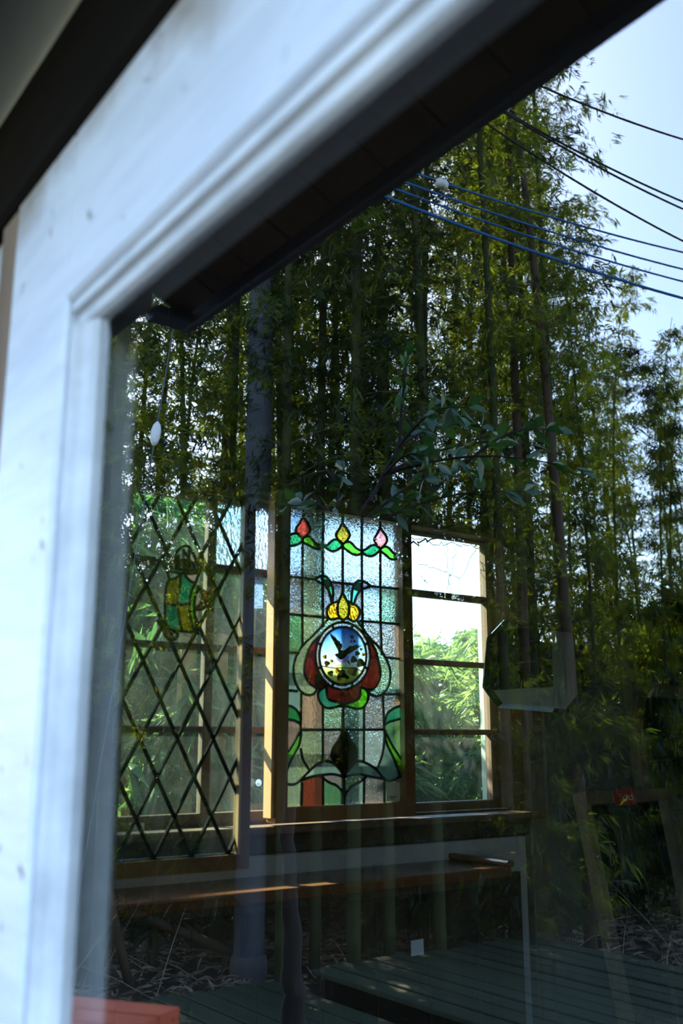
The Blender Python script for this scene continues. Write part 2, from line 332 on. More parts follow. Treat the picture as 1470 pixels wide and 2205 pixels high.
# sliding sashes in the left wall
w2 = thing('window_2', (SX-.05, 1.0, WZ0), 'row of old timber sliding sashes with small panes', None, kind='structure')
MB().bbox(SX-.1, SX+.01, WY0-.03, WY1+.03, WZ1-.02, WZ1+.05).build('window_head', M['sash'], w2)
MB().bbox(SX-.1, SX+.01, WY1-.02, WY1+.03, WZ0-.02, WZ1-.02).build('window_jamb', M['sash'], w2)
MB().bbox(SX-.1, SX+.087, WY0-.03, WY1+.04, WZ0-.025, WZ0-.007, .004).build('window_sill', M['sash'], w2)
MB().bbox(SX+.0, SX+.02, WY0-.03, WY1+.04, WZ0-.075, WZ0-.026, .003).build('window_apron', M['room_wood'], w2)
def sash(xc, y0, y1, cols, frost=()):
    s = thing('sash', (xc, (y0+y1)/2, WZ0)); s.parent = w2; s.matrix_parent_inverse = Matrix.Translation(-w2.location)
    st = .026; zt, zb = 2.020, 1.238
    for q, (a, c) in enumerate([(y0, y0+st), (y1-st, y1)]): MB().bbox(xc-.014, xc+.014, a, c, WZ0-.004, 2.034, .003).build('stile', M['sash'], s)
    MB().bbox(xc-.014, xc+.014, y0+st, y1-st, WZ0-.004, zb, .003).build('rail', M['sash'], s)
    MB().bbox(xc-.014, xc+.014, y0+st, y1-st, 2.006, 2.034, .003).build('rail', M['sash'], s)
    ys = [y0+st]
    for v in cols:
        MB().bbox(xc-.013, xc+.013, v-.012, v+.012, zb, 2.006, .003).build('muntin', M['sash'], s); ys += [v-.012, v+.012]
    ys.append(y1-st)
    zs = [zb, 1.424, 1.440, 1.622, 1.638, 1.820, 1.840, 2.006]
    for a in (1,3,5):
        for c in range(0, len(ys), 2):
            MB().bbox(xc-.012, xc+.012, ys[c], ys[c+1], zs[a], zs[a+1], .003).build('muntin', M['sash'], s)
    for r in range(4):
        for c in range(0, len(ys), 2):
            fr = (r, c//2) in frost
            o = MB().box(xc-.0015, xc+.0015, ys[c]-.003, ys[c+1]+.003, zs[2*r]-.003, zs[2*r+1]+.003).build('window_pane', M['frost'] if fr else M['pane'], s)
    return s
sash(SX-.055, WY0+.002, .555, (.33,))
sash(SX-.020, .530, 1.215, (.877,), frost=((3,1),))
sash(SX-.055, 1.195, 1.878, (1.535,), frost=((3,0),))

# pale board below the sashes and the narrow shelf in front of it
o = MB().bbox(SX+.001, SX+.03, .12, 1.905, .16, 1.138, .003).build('wainscot_board', M['wainscot']); tag(o, 'pale grey board fixed to the wall below the old sashes', 'board')
cl = thing('shelf_shade_boards', (SX+.035, .87, .16), 'dark upright boards standing in for the shaded recess under the brown shelf', 'shade boards')
for k in range(10): MB().bbox(SX+.031, SX+.045, .131+k*.174, .131+(k+1)*.174-.003, .16, 1.044, .003).build('board', M['room_wood'], cl)  # dark boards imitate the deep shade of the recess below the shelf
sh = thing('wall_shelf', (-2.08, .95, 1.092), 'long brown varnished shelf with a raised end strip below the sashes', 'shelf')
MB().bbox(SX+.031, -1.935, .13, 1.625, 1.066, 1.092, .004).build('shelf_board', M['shelf'], sh)
b = MB(); b.bbox(SX+.031, -1.930, 1.606, 1.632, 1.092, 1.108, .006); b.build('end_strip', M['shelf'], sh)
for y in (.3, .95, 1.45): MB().prism([(SX+.031,y,1.065),(-2.02,y,1.065),(SX+.031,y,.90)], (0,.025,0)).build('bracket', M['room_wood'], sh)
MB().bbox(SX+.031, -1.96, .14, 1.60, 1.045, 1.066, .003).build('front_batten', M['room_wood'], sh)

# ================================================================== leaded work
def smooth(pts, k=5, closed=False):
    P = [Vector((p[0], p[1])) for p in pts]; n = len(P); out = []
    rng = range(n if closed else n-1)
    for i in rng:
        if closed: a, b_, c, d = P[(i-1)%n], P[i], P[(i+1)%n], P[(i+2)%n]
        else: a, b_, c, d = P[max(i-1,0)], P[i], P[i+1], P[min(i+2,n-1)]
        for s in range(k):
            t = s/k; out.append(.5*((2*b_) + (c-a)*t + (2*a-5*b_+4*c-d)*t*t + (3*b_-a-3*c+d)*t**3))
    out.append(P[0].copy() if closed else P[-1]); return out
class Plane:
    """a leaning or upright plane with its own u (sideways), v (up) and n (towards the room)"""
    def __init__(s, p, lean=0.0):
        s.p = Vector(p); s.u = Vector((0,1,0)); s.v = Vector((-math.sin(lean),0,math.cos(lean))); s.n = s.u.cross(s.v)
    def pix(s, x, y): q = onP(x, y, s.p, s.n) - s.p; return Vector((q.dot(s.u), q.dot(s.v)))
    def at(s, a, h=0.0): return s.p + s.u*a[0] + s.v*a[1] + s.n*h
def came(mb, pl, pts, wd, th):
    m = len(pts); rows = []
    for k in range(m):
        t = pts[min(k+1,m-1)] - pts[max(k-1,0)]
        t = t.normalized() if t.length > 1e-9 else Vector((1,0))
        nr = Vector((-t.y, t.x)); c = pts[k]
        rows.append([pl.at(c+nr*wd*.5,0), pl.at(c+nr*wd*.28,th), pl.at(c-nr*wd*.28,th), pl.at(c-nr*wd*.5,0), pl.at(c-nr*wd*.28,-th), pl.at(c+nr*wd*.28,-th)])
    fs = []
    for k in range(m-1):
        for q in range(6): fs.append((k*6+q, k*6+(q+1)%6, (k+1)*6+(q+1)%6, (k+1)*6+q))
    fs += [tuple(range(5,-1,-1)), tuple((m-1)*6+q for q in range(6))]
    mb.add([v for r in rows for v in r], fs)
def arrange(lines):
    vs, es = [], []
    for ln in lines:
        o = len(vs); vs += [Vector((p[0], p[1])) for p in ln]; es += [(o+k, o+k+1) for k in range(len(ln)-1)]
    V, E_, Fc, _, oe, _ = delaunay_2d_cdt(vs, es, [], 0, 1e-6)
    con = {tuple(sorted(e)) for e, src in zip(E_, oe) if src}
    em = {}
    for i, f in enumerate(Fc):
        for k in range(3): em.setdefault(tuple(sorted((f[k], f[(k+1)%3]))), []).append(i)
    lab = [-1]*len(Fc); regs = []
    for i in range(len(Fc)):
        if lab[i] >= 0: continue
        st = [i]; lab[i] = len(regs); reg = []
        while st:
            q = st.pop(); reg.append(q)
            for k in range(3):
                e = tuple(sorted((Fc[q][k], Fc[q][(k+1)%3])))
                if e in con: continue
                for r in em[e]:
                    if lab[r] < 0: lab[r] = lab[q]; st.append(r)
        regs.append([tuple(Fc[q]) for q in reg])
    return V, regs
def intri(p, a, b_, c):
    def s(p1, p2, p3): return (p1[0]-p3[0])*(p2[1]-p3[1]) - (p2[0]-p3[0])*(p1[1]-p3[1])
    d = (s(p,a,b_), s(p,b_,c), s(p,c,a)); return not (min(d) < 0 and max(d) > 0)
def area(V, reg): return sum(abs((V[b_][0]-V[a][0])*(V[c][1]-V[a][1]) - (V[c][0]-V[a][0])*(V[b_][1]-V[a][1]))*.5 for a, b_, c in reg)
def slab(pl, V, reg, th=.003):
    """one piece of glass: the region's triangles front and back plus its rim"""
    ids = sorted({i for f in reg for i in f}); mp = {v: k for k, v in enumerate(ids)}; n = len(ids)
    vs = [pl.at(V[i], th/2) for i in ids] + [pl.at(V[i], -th/2) for i in ids]; fs = []; cnt = {}
    for a, b_, c in reg:
        if (V[b_][0]-V[a][0])*(V[c][1]-V[a][1]) - (V[c][0]-V[a][0])*(V[b_][1]-V[a][1]) < 0: b_, c = c, b_
        fs.append((mp[a], mp[b_], mp[c])); fs.append((n+mp[a], n+mp[c], n+mp[b_]))
        for e in ((a,b_),(b_,c),(c,a)): cnt[e] = cnt.get(e,0)+1
    for (a, b_) in cnt:
        if (b_, a) not in cnt: fs.append((mp[a], n+mp[a], n+mp[b_], mp[b_]))
    return MB().add(vs, fs)
def extend(ln_, e=.006):
    if (ln_[0]-ln_[-1]).length < 1e-6: return ln_
    a = (ln_[0]-ln_[1]); b_ = (ln_[-1]-ln_[-2])
    if a.length < 1e-9 or b_.length < 1e-9: return ln_
    return [ln_[0]+a.normalized()*e] + list(ln_) + [ln_[-1]+b_.normalized()*e]
def leaded(parent, pl, lines, seeds, default, wd=.0052, th=.0035, widths=None, name='glass_piece', amin=2e-5, inside=None):
    V, regs = arrange([extend(l) if i > 3 else l for i, l in enumerate(lines)]); k = 0
    bx = [min(p[0] for p in lines[0]), max(p[0] for p in lines[0]), min(p[1] for p in lines[1]), max(p[1] for p in lines[1])]
    for reg in regs:
        A = area(V, reg)
        if A < amin: continue
        big = max(reg, key=lambda f: area(V,[f])); c = (V[big[0]]+V[big[1]]+V[big[2]])/3
        if not (bx[0] < c[0] < bx[1] and bx[2] < c[1] < bx[3]): continue
        mt = None
        for p, m_ in seeds:
            if any(intri(p, V[a], V[b_], V[c_]) for a, b_, c_ in reg): mt = m_; break
        if mt is None: mt = default[k % len(default)]
        k += 1; slab(pl, V, reg).build(name, mt, parent)
    mb = MB()
    for i, ln in enumerate(lines): came(mb, pl, ln, (widths or {}).get(i, wd), th)
    return mb.build('lead_came', M['lead'], parent)
def rect_frame(parent, pl, u0, u1, v0, v1, st, dp, m, names=('stile','rail'), rail=None, back=.5):
    """mitre-free timber frame round an opening u0..u1 x v0..v1"""
    rl = rail or st
    def bar(a0, a1, b0, b1, nm):
        e = .0025; q = [pl.at((a,b_), -dp*back) for a, b_ in ((a0+e,b0),(a1-e,b0),(a1,b0+e),(a1,b1-e),(a1-e,b1),(a0+e,b1),(a0,b1-e),(a0,b0+e))]
        return MB().prism(q, pl.n*dp).build(nm, m, parent)
    bar(u0-st, u0, v0-rl, v1+rl, names[0]); bar(u1, u1+st, v0-rl, v1+rl, names[0])
    bar(u0+.0005, u1-.0005, v0-rl, v0, names[1]); bar(u0+.0005, u1-.0005, v1, v1+rl, names[1])

# ------------------------------------------------------------------ stained glass panel with the painted bird
G = {}
def tg(k, tint, *a, **kw): G[k] = textured_glass('glass_'+k, tint, *a, **kw)
tg('red', (.85,.035,.012), 60, .3, .05, vary=(.9,.10,.05)); tg('redpale', (.9,.10,.05), 40, .3, .05, vary=(.95,.5,.4))
tg('amber', (.85,.48,.015), 170, .6, .05, vary=(.9,.62,.05)); tg('orange', (.88,.36,.01), 90, .7, .05, (1,1,.5), vary=(.9,.50,.03))
tg('green', (.015,.26,.07), 40, .25, .05, vary=(.03,.42,.10)); tg('lime', (.16,.72,.03), 45, .3, .05, vary=(.10,.52,.03)); tg('teal', (.03,.34,.24), 40, .25, .05, vary=(.05,.42,.34))
tg('blue', (.68,.84,.97), 110, .7, .05); tg('clear', (.88,.94,.82), 110, .7, .05); tg('straw', (.92,.84,.60), 100, .7, .05, (1,1,.5)); tg('pgreen', (.66,.90,.42), 110, .7, .05)
tg('aqua', (.38,.60,.62), 100, 1.0, .05, (1,1,.6)); tg('sage', (.36,.50,.36), 110, .8, .06); tg('mauve', (.38,.36,.38), 110, .8, .06); tg('pink', (.46,.34,.29), 90, .5, .06, (1,1,.4))
tg('dkgreen', (.16,.42,.24), 110, .35, .06); tg('wine', (.07,.006,.006), 40, .3, .05, vary=(.20,.018,.016)); tg('black', (.02,.011,.009), 30, .2, .05)
tg('steel', (.30,.52,.50), 50, .2, .05); tg('rust', (.20,.05,.03), 60, .5, .05, (1,1,.3), vary=(.14,.03,.02)); tg('ring', (.80,.86,.92), 260, .9, .05)

SP = Plane((-2.120, 1.25, 1.60))
def T(u, v): return SP.pix(560+u/4.0833, 1060+v/4.0833)
def B(u, v): return SP.pix(560+u/4.0833, 1400+v/4.0833)
def TL(s, k=4, closed=False): return smooth([T(*p) for p in s], k, closed)
def BL(s, k=4, closed=False): return smooth([B(*p) for p in s], k, closed)
def ln(*p): return [Vector(q) for q in p]
u0, u1, v0, v1 = T(214,800).x, T(1222,800).x, B(700,1372).y, T(700,190).y
lines = [ln((u0,v0),(u1,v0)), ln((u1,v0),(u1,v1)), ln((u1,v1),(u0,v1)), ln((u0,v1),(u0,v0))]
border = set(range(4))
def clampu(p): return Vector((min(max(p.x,u0),u1), min(max(p.y,v0),v1)))
def add(pl): lines.append([clampu(p) for p in pl])
bud1 = [(378,215),(348,268),(315,318),(322,358),(348,382),(375,397),(410,378),(436,342),(430,300),(405,255)]
bud2 = [(722,272),(696,320),(667,368),(675,408),(700,436),(724,454),(757,430),(785,385),(775,345),(747,308)]
bud3 = [(1053,318),(1030,362),(1003,405),(1010,442),(1034,476),(1055,494),(1087,470),(1113,430),(1105,385),(1076,345)]
for bd in (bud1, bud2, bud3): add(TL(bd, 3, True))
leafs = [[(216,432),(245,395),(290,362),(335,372),(373,425),(340,452),(300,468),(250,470)], [(373,412),(398,390),(432,392),(470,430),(500,460),(548,464),(515,500),(470,490),(430,468),(380,442)],
         [(552,468),(590,465),(625,430),(662,415),(700,430),(723,462),(690,500),(640,520),(600,505)], [(724,462),(760,435),(800,445),(840,490),(890,520),(865,550),(815,545),(775,520),(735,490)],
         [(893,520),(930,500),(970,470),(1012,466),(1053,503),(1020,540),(980,562),(930,555)], [(1055,503),(1090,478),(1130,490),(1170,535),(1222,556),(1185,590),(1140,585),(1100,550),(1066,525)]]
for lf in leafs: add(TL(lf, 3, True))
for a in ([(378,100),(378,220)],[(373,390),(368,748),(368,1345)],[(555,100),(549,466)],[(549,464),(548,748),(550,1190)],[(725,150),(723,276)],[(724,450),(724,895)],
          [(893,190),(891,522)],[(891,518),(893,800),(900,1240)],[(1055,200),(1054,322)],[(1054,490),(1056,1140),(1066,1430)],
          [(200,738),(370,750),(495,770)],[(960,825),(1060,836),(1240,852)],[(625,790),(724,800),(822,808)],[(200,1066),(370,1082),(592,1102)],[(868,1132),(1065,1146),(1240,1162)],[(200,1405),(340,1412)],[(1088,1450),(1240,1466)]):
    add([T(*p) for p in a])
add(TL([(490,770),(530,738),(572,740),(612,782),(638,850),(636,940),(628,975),(618,920),(598,860),(570,822),(530,795)],3,True))
add(TL([(962,825),(925,792),(872,777),(832,800),(812,850),(800,960),(812,988),(824,980),(842,920),(872,870),(915,846)],3,True))
add(TL([(724,888),(700,935),(680,990),(680,1060),(700,1106),(726,1122),(757,1106),(780,1060),(777,990),(751,935)],3,True))
add(TL([(692,958),(640,972),(600,1002),(585,1045),(592,1092),(628,1118),(692,1104)],3)); add(TL([(762,958),(820,982),(862,1015),(874,1062),(856,1110),(820,1136),(765,1104)],3))
OC = (723,1438)
def oval(rx, ry, n=40): return [T(OC[0]+rx*math.cos(2*PI*k/n), OC[1]+ry*math.sin(2*PI*k/n)) for k in range(n+1)]
add(oval(240,296)); add(oval(206,254))
for k in range(8):
    a = 2*PI*(k+.5)/8; add([T(OC[0]+(204)*math.cos(a), OC[1]+252*math.sin(a)), T(OC[0]+242*math.cos(a), OC[1]+298*math.sin(a))])
def mix(t_, b_): return [T(*p) for p in t_] + [B(*p) for p in b_]
add(smooth(mix([(600,1108),(480,1240),(372,1345),(332,1410)], [(308,70),(290,160),(302,265),(345,352),(405,392),(465,385),(500,335)]),3))
add(smooth(mix([(538,1255),(490,1290),(425,1375)], [(385,150),(402,245),(450,308),(505,335),(560,330)]),3))
add(smooth(mix([(852,1130),(952,1270),(1042,1362),(1090,1440)], [(1115,100),(1142,185),(1132,290),(1090,370),(1022,406),(962,380),(940,330)]),3))
add(smooth(mix([(908,1262),(955,1300),(1010,1385)], [(1040,110),(1056,200),(1040,272),(992,342),(930,340),(890,330)]),3))
add(BL([(560,325),(508,370),(512,432),(548,490),(600,510),(650,502),(700,490),(730,500)],3)); add(BL([(575,310),(592,420),(640,448),(700,462),(732,490)],3))
add(BL([(880,318),(940,362),(946,432),(905,500),(850,515),(790,502),(728,490)],3)); add(BL([(880,320),(872,410),(830,446),(780,462),(728,485)],3))
for a in ([(200,350),(325,360)],[(1080,385),(1240,390)],[(360,375),(352,695),(350,760)],[(548,488),(548,980)],[(910,498),(908,985)],[(1075,400),(1085,640),(1090,760)],[(352,700),(730,698),(1092,698)],[(728,490),(727,735)],
          [(735,1090),(735,1400)],[(365,1160),(358,1400)],[(548,1100),(550,1400)],[(912,1120),(908,1400)],[(1088,1130),(1090,1400)]):
    add([B(*p) for p in a])
for a in ([(185,492),(260,490),(312,522),(348,582),(354,645)],[(185,590),(250,610),(302,620),(354,650)],[(352,690),(356,740),(340,830),(300,905),(258,995),(222,1085),(215,1175)],[(350,700),(300,802),(250,882),(185,960)],
          [(1245,485),(1170,512),(1112,562),(1088,645)],[(1245,598),(1180,615),(1130,630),(1088,662)],[(1090,690),(1096,770),(1122,850),(1170,950),(1212,1060),(1222,1125)],[(1092,705),(1150,822),(1200,902),(1245,970)],
          [(185,1140),(230,1174),(290,1180),(342,1150),(432,1060),(500,1002),(560,978),(622,985),(682,1030),(735,1105)],[(735,1105),(782,1030),(830,985),(880,975),(950,1002),(1022,1052),(1090,1130),(1150,1145),(1245,1105)],
          [(342,1150),(440,1115),(540,1096),(650,1090),(735,1115)],[(735,1115),(800,1096),(880,1090),(962,1108),(1085,1132)],
          [(354,860),(370,950),(400,1010),(438,1062)],[(1090,740),(1082,850),(1060,950),(1018,1052)],
          [(718,715),(682,790),(642,850),(626,920),(650,990),(700,1048),(732,1095)],[(752,700),(790,790),(832,850),(846,920),(830,982),(784,1040),(738,1095)],
          [(515,1098),(600,1160),(672,1190),(720,1250),(735,1305)],[(945,1102),(870,1160),(800,1200),(750,1260),(735,1305)]):
    add(BL(a, 3))
sd_ = []
def S(f, u, v, g): sd_.append((f(u,v), G[g]))
for a in ((375,320,'red'),(724,380,'amber'),(1055,420,'redpale'),(300,420,'green'),(455,450,'lime'),(655,470,'green'),(815,500,'lime'),(985,515,'green'),(1140,540,'lime'),
          (265,230,'blue'),(480,230,'sage'),(610,280,'clear'),(810,280,'clear'),(960,300,'clear'),(1150,330,'clear'),(290,600,'blue'),(460,600,'aqua'),(640,640,'aqua'),(810,680,'straw'),(975,680,'pgreen'),(1140,720,'straw'),
          (290,900,'mauve'),(460,900,'sage'),(585,1000,'mauve'),(680,870,'aqua'),(765,870,'aqua'),(870,960,'mauve'),(980,980,'blue'),(1140,1000,'sage'),(290,1230,'dkgreen'),(450,1180,'sage'),(985,1250,'mauve'),(1140,1300,'mauve'),
          (560,790,'green'),(870,815,'teal'),(725,1020,'amber'),(625,1040,'orange'),(825,1060,'orange'),(452,1388,'wine'),(985,1380,'wine'),(380,1390,'sage'),(1070,1440,'sage'),(655,845,'sage'),(565,1130,'sage'),(880,1180,'aqua')): S(T, *a)
for a in ((250,180,'steel'),(1185,220,'aqua'),(340,240,'sage'),(1110,200,'sage'),(440,200,'wine'),(990,250,'wine'),(560,430,'teal'),(900,440,'lime'),(700,420,'wine'),(270,420,'dkgreen'),(1170,450,'mauve'),(440,580,'pink'),(640,600,'sage'),(820,600,'aqua'),(1000,560,'mauve'),
          (270,550,'green'),(1160,560,'teal'),(270,700,'pink'),(1170,720,'dkgreen'),(260,950,'lime'),(1170,900,'lime'),(300,1050,'sage'),(1120,1000,'steel'),(450,850,'sage'),(1000,850,'blue'),(600,800,'mauve'),(870,850,'aqua'),(730,900,'black'),(540,1040,'steel'),(900,1040,'steel'),
          (650,1130,'mauve'),(800,1130,'sage'),(270,1290,'sage'),(450,1260,'rust'),(630,1290,'dkgreen'),(830,1290,'aqua'),(1000,1260,'mauve'),(1160,1250,'sage')): S(B, *a)
for k in range(8): a = 2*PI*k/8; sd_.append((T(OC[0]+223*math.cos(a), OC[1]+275*math.sin(a)), G['ring']))
# painted roundel glass: enamel sky above, straw below
m_, t_, o_ = nodes('painted_roundel'); tc_ = N(t_, 'ShaderNodeTexCoord'); sx_ = N(t_, 'ShaderNodeSeparateXYZ'); L(t_, tc_.outputs['Object'], sx_.inputs[0])
nz_ = noise_fac(t_, 18, (1,1,1), 4); mr_ = N(t_, 'ShaderNodeMapRange'); zc = T(*OC)[1] + SP.p.z; mr_.inputs[1].default_value = zc-.078; mr_.inputs[2].default_value = zc+.078; L(t_, sx_.outputs[2], mr_.inputs[0])
ad_ = N(t_, 'ShaderNodeMath', operation='MULTIPLY_ADD'); L(t_, nz_, ad_.inputs[0]); ad_.inputs[1].default_value = .5; ad_.inputs[2].default_value = -.25
sm_ = N(t_, 'ShaderNodeMath', operation='ADD'); L(t_, mr_.outputs[0], sm_.inputs[0]); L(t_, ad_.outputs[0], sm_.inputs[1])
cr_ = ramp(t_, sm_.outputs[0], [(.05,(.36,.40,.09)),(.25,(.46,.50,.28)),(.40,(.48,.56,.62)),(.70,(.30,.46,.64)),(.98,(.04,.20,.46))])
tr_ = N(t_, 'ShaderNodeBsdfTransparent'); tl_ = N(t_, 'ShaderNodeBsdfTranslucent'); L(t_, cr_, tr_.inputs[0]); L(t_, cr_, tl_.inputs[0])
mx_ = N(t_, 'ShaderNodeMixShader'); mx_.inputs[0].default_value = .8; L(t_, tr_.outputs[0], mx_.inputs[1]); L(t_, tl_.outputs[0], mx_.inputs[2]); L(t_, mx_.outputs[0], o_.inputs[0]); M['roundel'] = m_
sd_.append((T(OC[0]-150, OC[1]), M['roundel']))
def enamel(name, c, k=.8):
    m, t, o = nodes(name); tl = N(t, 'ShaderNodeBsdfTranslucent'); tr = N(t, 'ShaderNodeBsdfTransparent'); df = N(t, 'ShaderNodeBsdfDiffuse')
    for q in (tl, tr, df): q.inputs[0].default_value = c4(c)
    a = N(t, 'ShaderNodeMixShader'); a.inputs[0].default_value = k; L(t, tr.outputs[0], a.inputs[1]); L(t, tl.outputs[0], a.inputs[2]); L(t, a.outputs[0], o.inputs[0]); return m
stained = thing('stained_glass_panel', (-2.12, 1.25, 1.21), 'stained glass panel with painted bird roundel, red and yellow buds, in a wooden frame', 'stained glass')
rect_frame(stained, SP, u0+.004, u1-.004, v0+.004, v1-.004, .034, .040, M['oak'], rail=.036)
wds = {k: .009 for k in range(4)}
leaded(stained, SP, lines, sd_, [G['sage'], G['mauve'], G['aqua']], .0074, .004, wds)
MB().bbox(-2.143, -2.105, SP.p.y+u0-.039, SP.p.y+u0-.0305, SP.p.z+v0-.02, SP.p.z+v1+.03, .002).build('lit_edge_strip', M['pine'], stained)  # paler strip puts the lit outer edge of the frame into colour
# the bird, its branch and leaves, painted on the roundel
def Q(u, v): return SP.pix(660+u/9.1875, 1320+v/9.1875)
def paint(name, poly, m, parent, h=.0022):
    P = [Q(*p) for p in poly]; b = MB(); return b.prism([SP.at(p, h) for p in P], SP.n*.0005).build(name, m, parent)
EN = {'dark': enamel('enamel_dark', (.025,.022,.024), .9), 'brown': enamel('enamel_brown', (.16,.07,.02)), 'ochre': enamel('enamel_ochre', (.70,.42,.03)), 'olive': enamel('enamel_olive', (.20,.20,.03)), 'mauve': enamel('enamel_mauve', (.62,.50,.68)), 'cream': enamel('enamel_cream', (.75,.80,.50))}
bird = paint('painted_bird', [(528,812),(562,818),(572,800),(612,800),(606,745),(640,728),(690,738),(745,748),(812,752),(822,800),(775,852),(725,892),(690,916),(640,926),(598,885),(562,852)], EN['dark'], stained, .0030); bird['label'] = 'painted bird with spread wings'
w1 = [(430,372),(478,440),(470,388),(512,468),(508,420),(540,490),(540,448),(570,510),(578,498),(598,545),(612,528),(626,570),(650,545),(652,600),(682,612),(690,662),(662,735),(610,745),(570,672),(520,575),(466,470)]
paint('wing', w1, EN['dark'], bird, .0026); paint('wing_patch', [(572,662),(618,642),(660,662),(662,700),(622,722),(592,712)], EN['cream'], bird, .0034)
paint('wing', [(705,752),(790,692),(862,640),(868,660),(940,636),(1012,606),(975,650),(1050,618),(1004,662),(1102,630),(1040,672),(960,722),(880,782),(822,812),(752,806)], EN['dark'], bird, .0026)
paint('breast', [(560,862),(600,892),(650,922),(702,912),(762,862),(832,832),(822,900),(782,962),(702,992),(632,972),(582,922)], EN['mauve'], bird, .0024)
paint('tail', [(785,962),(818,930),(852,1032),(820,1005)], EN['dark'], bird, .0026)
for a in ([(690,985),(660,1030),(600,1050)],[(760,985),(762,1040),(740,1085)]): 
    mb = MB(); mb.tube([SP.at(Q(*p), .003) for p in a], .0005, 4); mb.build('leg', EN['dark'], bird)
br = MB(); br.tube([SP.at(Q(*p), .003) for p in ((290,1050),(400,1072),(520,1092),(690,1088),(840,1090),(960,1095),(1080,1160))], .0013, 5)
for a in (((500,1080),(440,980),(350,870)),((560,1000),(480,955),(540,1010)),((1000,900),(1000,760),(985,800)),((885,590),(885,470),(935,560)),((690,1090),(660,1180),(600,1200)),((880,1090),(930,930),(1070,1010)),((800,1095),(790,1200),(760,1350))):
    br.tube([SP.at(Q(*p), .003) for p in a], .0005, 4)
br.build('painted_branch', EN['brown'], stained)
rl = random.Random(3)
for (cx, cy, r) in ((885,470,40),(935,560,30),(868,570,24),(985,800,50),(1070,715,30),(1110,820,36),(345,870,42),(485,958,34),(395,1005,55),(470,1195,58),(600,1150,48),(690,1220,88),(640,1280,60),(900,1165,92),(920,930,68),(1060,1000,85),(800,1275,38)):
    an = rl.uniform(0, 6.28); pts = []
    for k in range(11):
        a = 2*PI*k/11; q = r*(1.0 + .18*math.cos(3*a) + .12*math.cos(a)); pts.append((cx+q*math.cos(a+an), cy+q*math.sin(a+an)))
    lf = paint('painted_leaf', pts, EN['ochre' if rl.random() < .5 else 'olive'], stained, .0024)
    paint('leaf_shade', [(cx+.9*(p[0]-cx) if k < 6 else cx, cy+.9*(p[1]-cy) if k < 6 else cy) for k, p in enumerate(pts)][:7], EN['olive' if r > 45 else 'brown'], lf, .0030)
o = MB().prism([SP.at(p, .004) for p in (B(1105,1165),B(1215,1160),B(1218,1325),B(1100,1330))], SP.n*.0006).build('paper_label', M['tag_paper'] if False else mat('aged_label', (.42,.38,.26), (.5,.46,.33), 5, bump=0)); tag(o, 'small aged paper label stuck in the lower corner of the bird panel', 'label')
mb = MB()
for (a0, a1, y) in ((1125,1190,1285),(1135,1170,1300)): mb.prism([SP.at(B(a0,y), .0047), SP.at(B(a1,y), .0047), SP.at(B(a1,y+8), .0047), SP.at(B(a0,y+8), .0047)], SP.n*.0003)
mb.build('print', M['ink'], o)

# ------------------------------------------------------------------ diamond lattice panel hung in front of the sashes
LP = Plane((-1.90, .66, 1.50))
lu0, lu1 = LP.pix(262,1450).x, LP.pix(517,1450).x; lv0, lv1 = LP.pix(400,1846).y, LP.pix(400,1058).y
lat = thing('lattice_window_panel', (-1.9, .66, 1.12), 'diamond lattice leaded window in a wooden frame, green jug motif in its middle', 'leaded window')
rect_frame(lat, LP, lu0, lu1, lv0, lv1, .023, .030, M['oak'], rail=.030)
MB().prism([LP.at((lu1-.006,lv0), .004), LP.at((lu1,lv0), .004), LP.at((lu1,lv1), .004), LP.at((lu1-.006,lv1), .004)], LP.n*.012).build('sunlit_inner_strip', M['pine'], lat)  # paler strip paints the sunlit inner edge of the right stile
def Z(u, v): return LP.pix(330+u/9.587, 1170+v/9.587)
hull = [Z(*p) for p in ((205,1800),(250,1650),(240,1240),(265,900),(330,740),(270,560),(310,450),(690,90),(760,110),(960,560),(880,790),(900,880),(1170,1010),(1160,1150),(1000,1370),(860,1420),(860,1650),(930,1880),(700,1850),(500,1880),(430,2000),(320,1990))]
def inpoly(p, P):
    c = False; n = len(P)
    for i in range(n):
        a, b_ = P[i], P[(i+1)%n]
        if (a.y > p.y) != (b_.y > p.y) and p.x < (b_.x-a.x)*(p.y-a.y)/(b_.y-a.y)+a.x: c = not c
    return c
an = LP.pix(423,1508.5); du = (LP.pix(499.5,1511.6)-LP.pix(346,1504)).x/2; dv = du*1.86
llines = [ln((lu0,lv0),(lu1,lv0)), ln((lu1,lv0),(lu1,lv1)), ln((lu1,lv1),(lu0,lv1)), ln((lu0,lv1),(lu0,lv0))]
for sgn in (1,-1):
    for k in range(-14, 15):
        # line through anchor + k*du with slope sgn*dv/du
        pts = []; x0 = an.x + k*du
        for s in np.linspace(-1.6, 1.6, 640):
            p = Vector((x0 + s*du/dv, an.y + sgn*s))
            ok = lu0 <= p.x <= lu1 and lv0 <= p.y <= lv1 and not inpoly(p, hull)
            if ok: pts.append(p)
            if (not ok or s > 1.595) and pts:
                if (pts[-1]-pts[0]).length > .008: 
                    d = (pts[-1]-pts[0]).normalized()*.004; llines.append([Vector((min(max(q.x,lu0),lu1), min(max(q.y,lv0),lv1))) for q in (pts[0]-d, pts[-1]+d)])
                pts = []
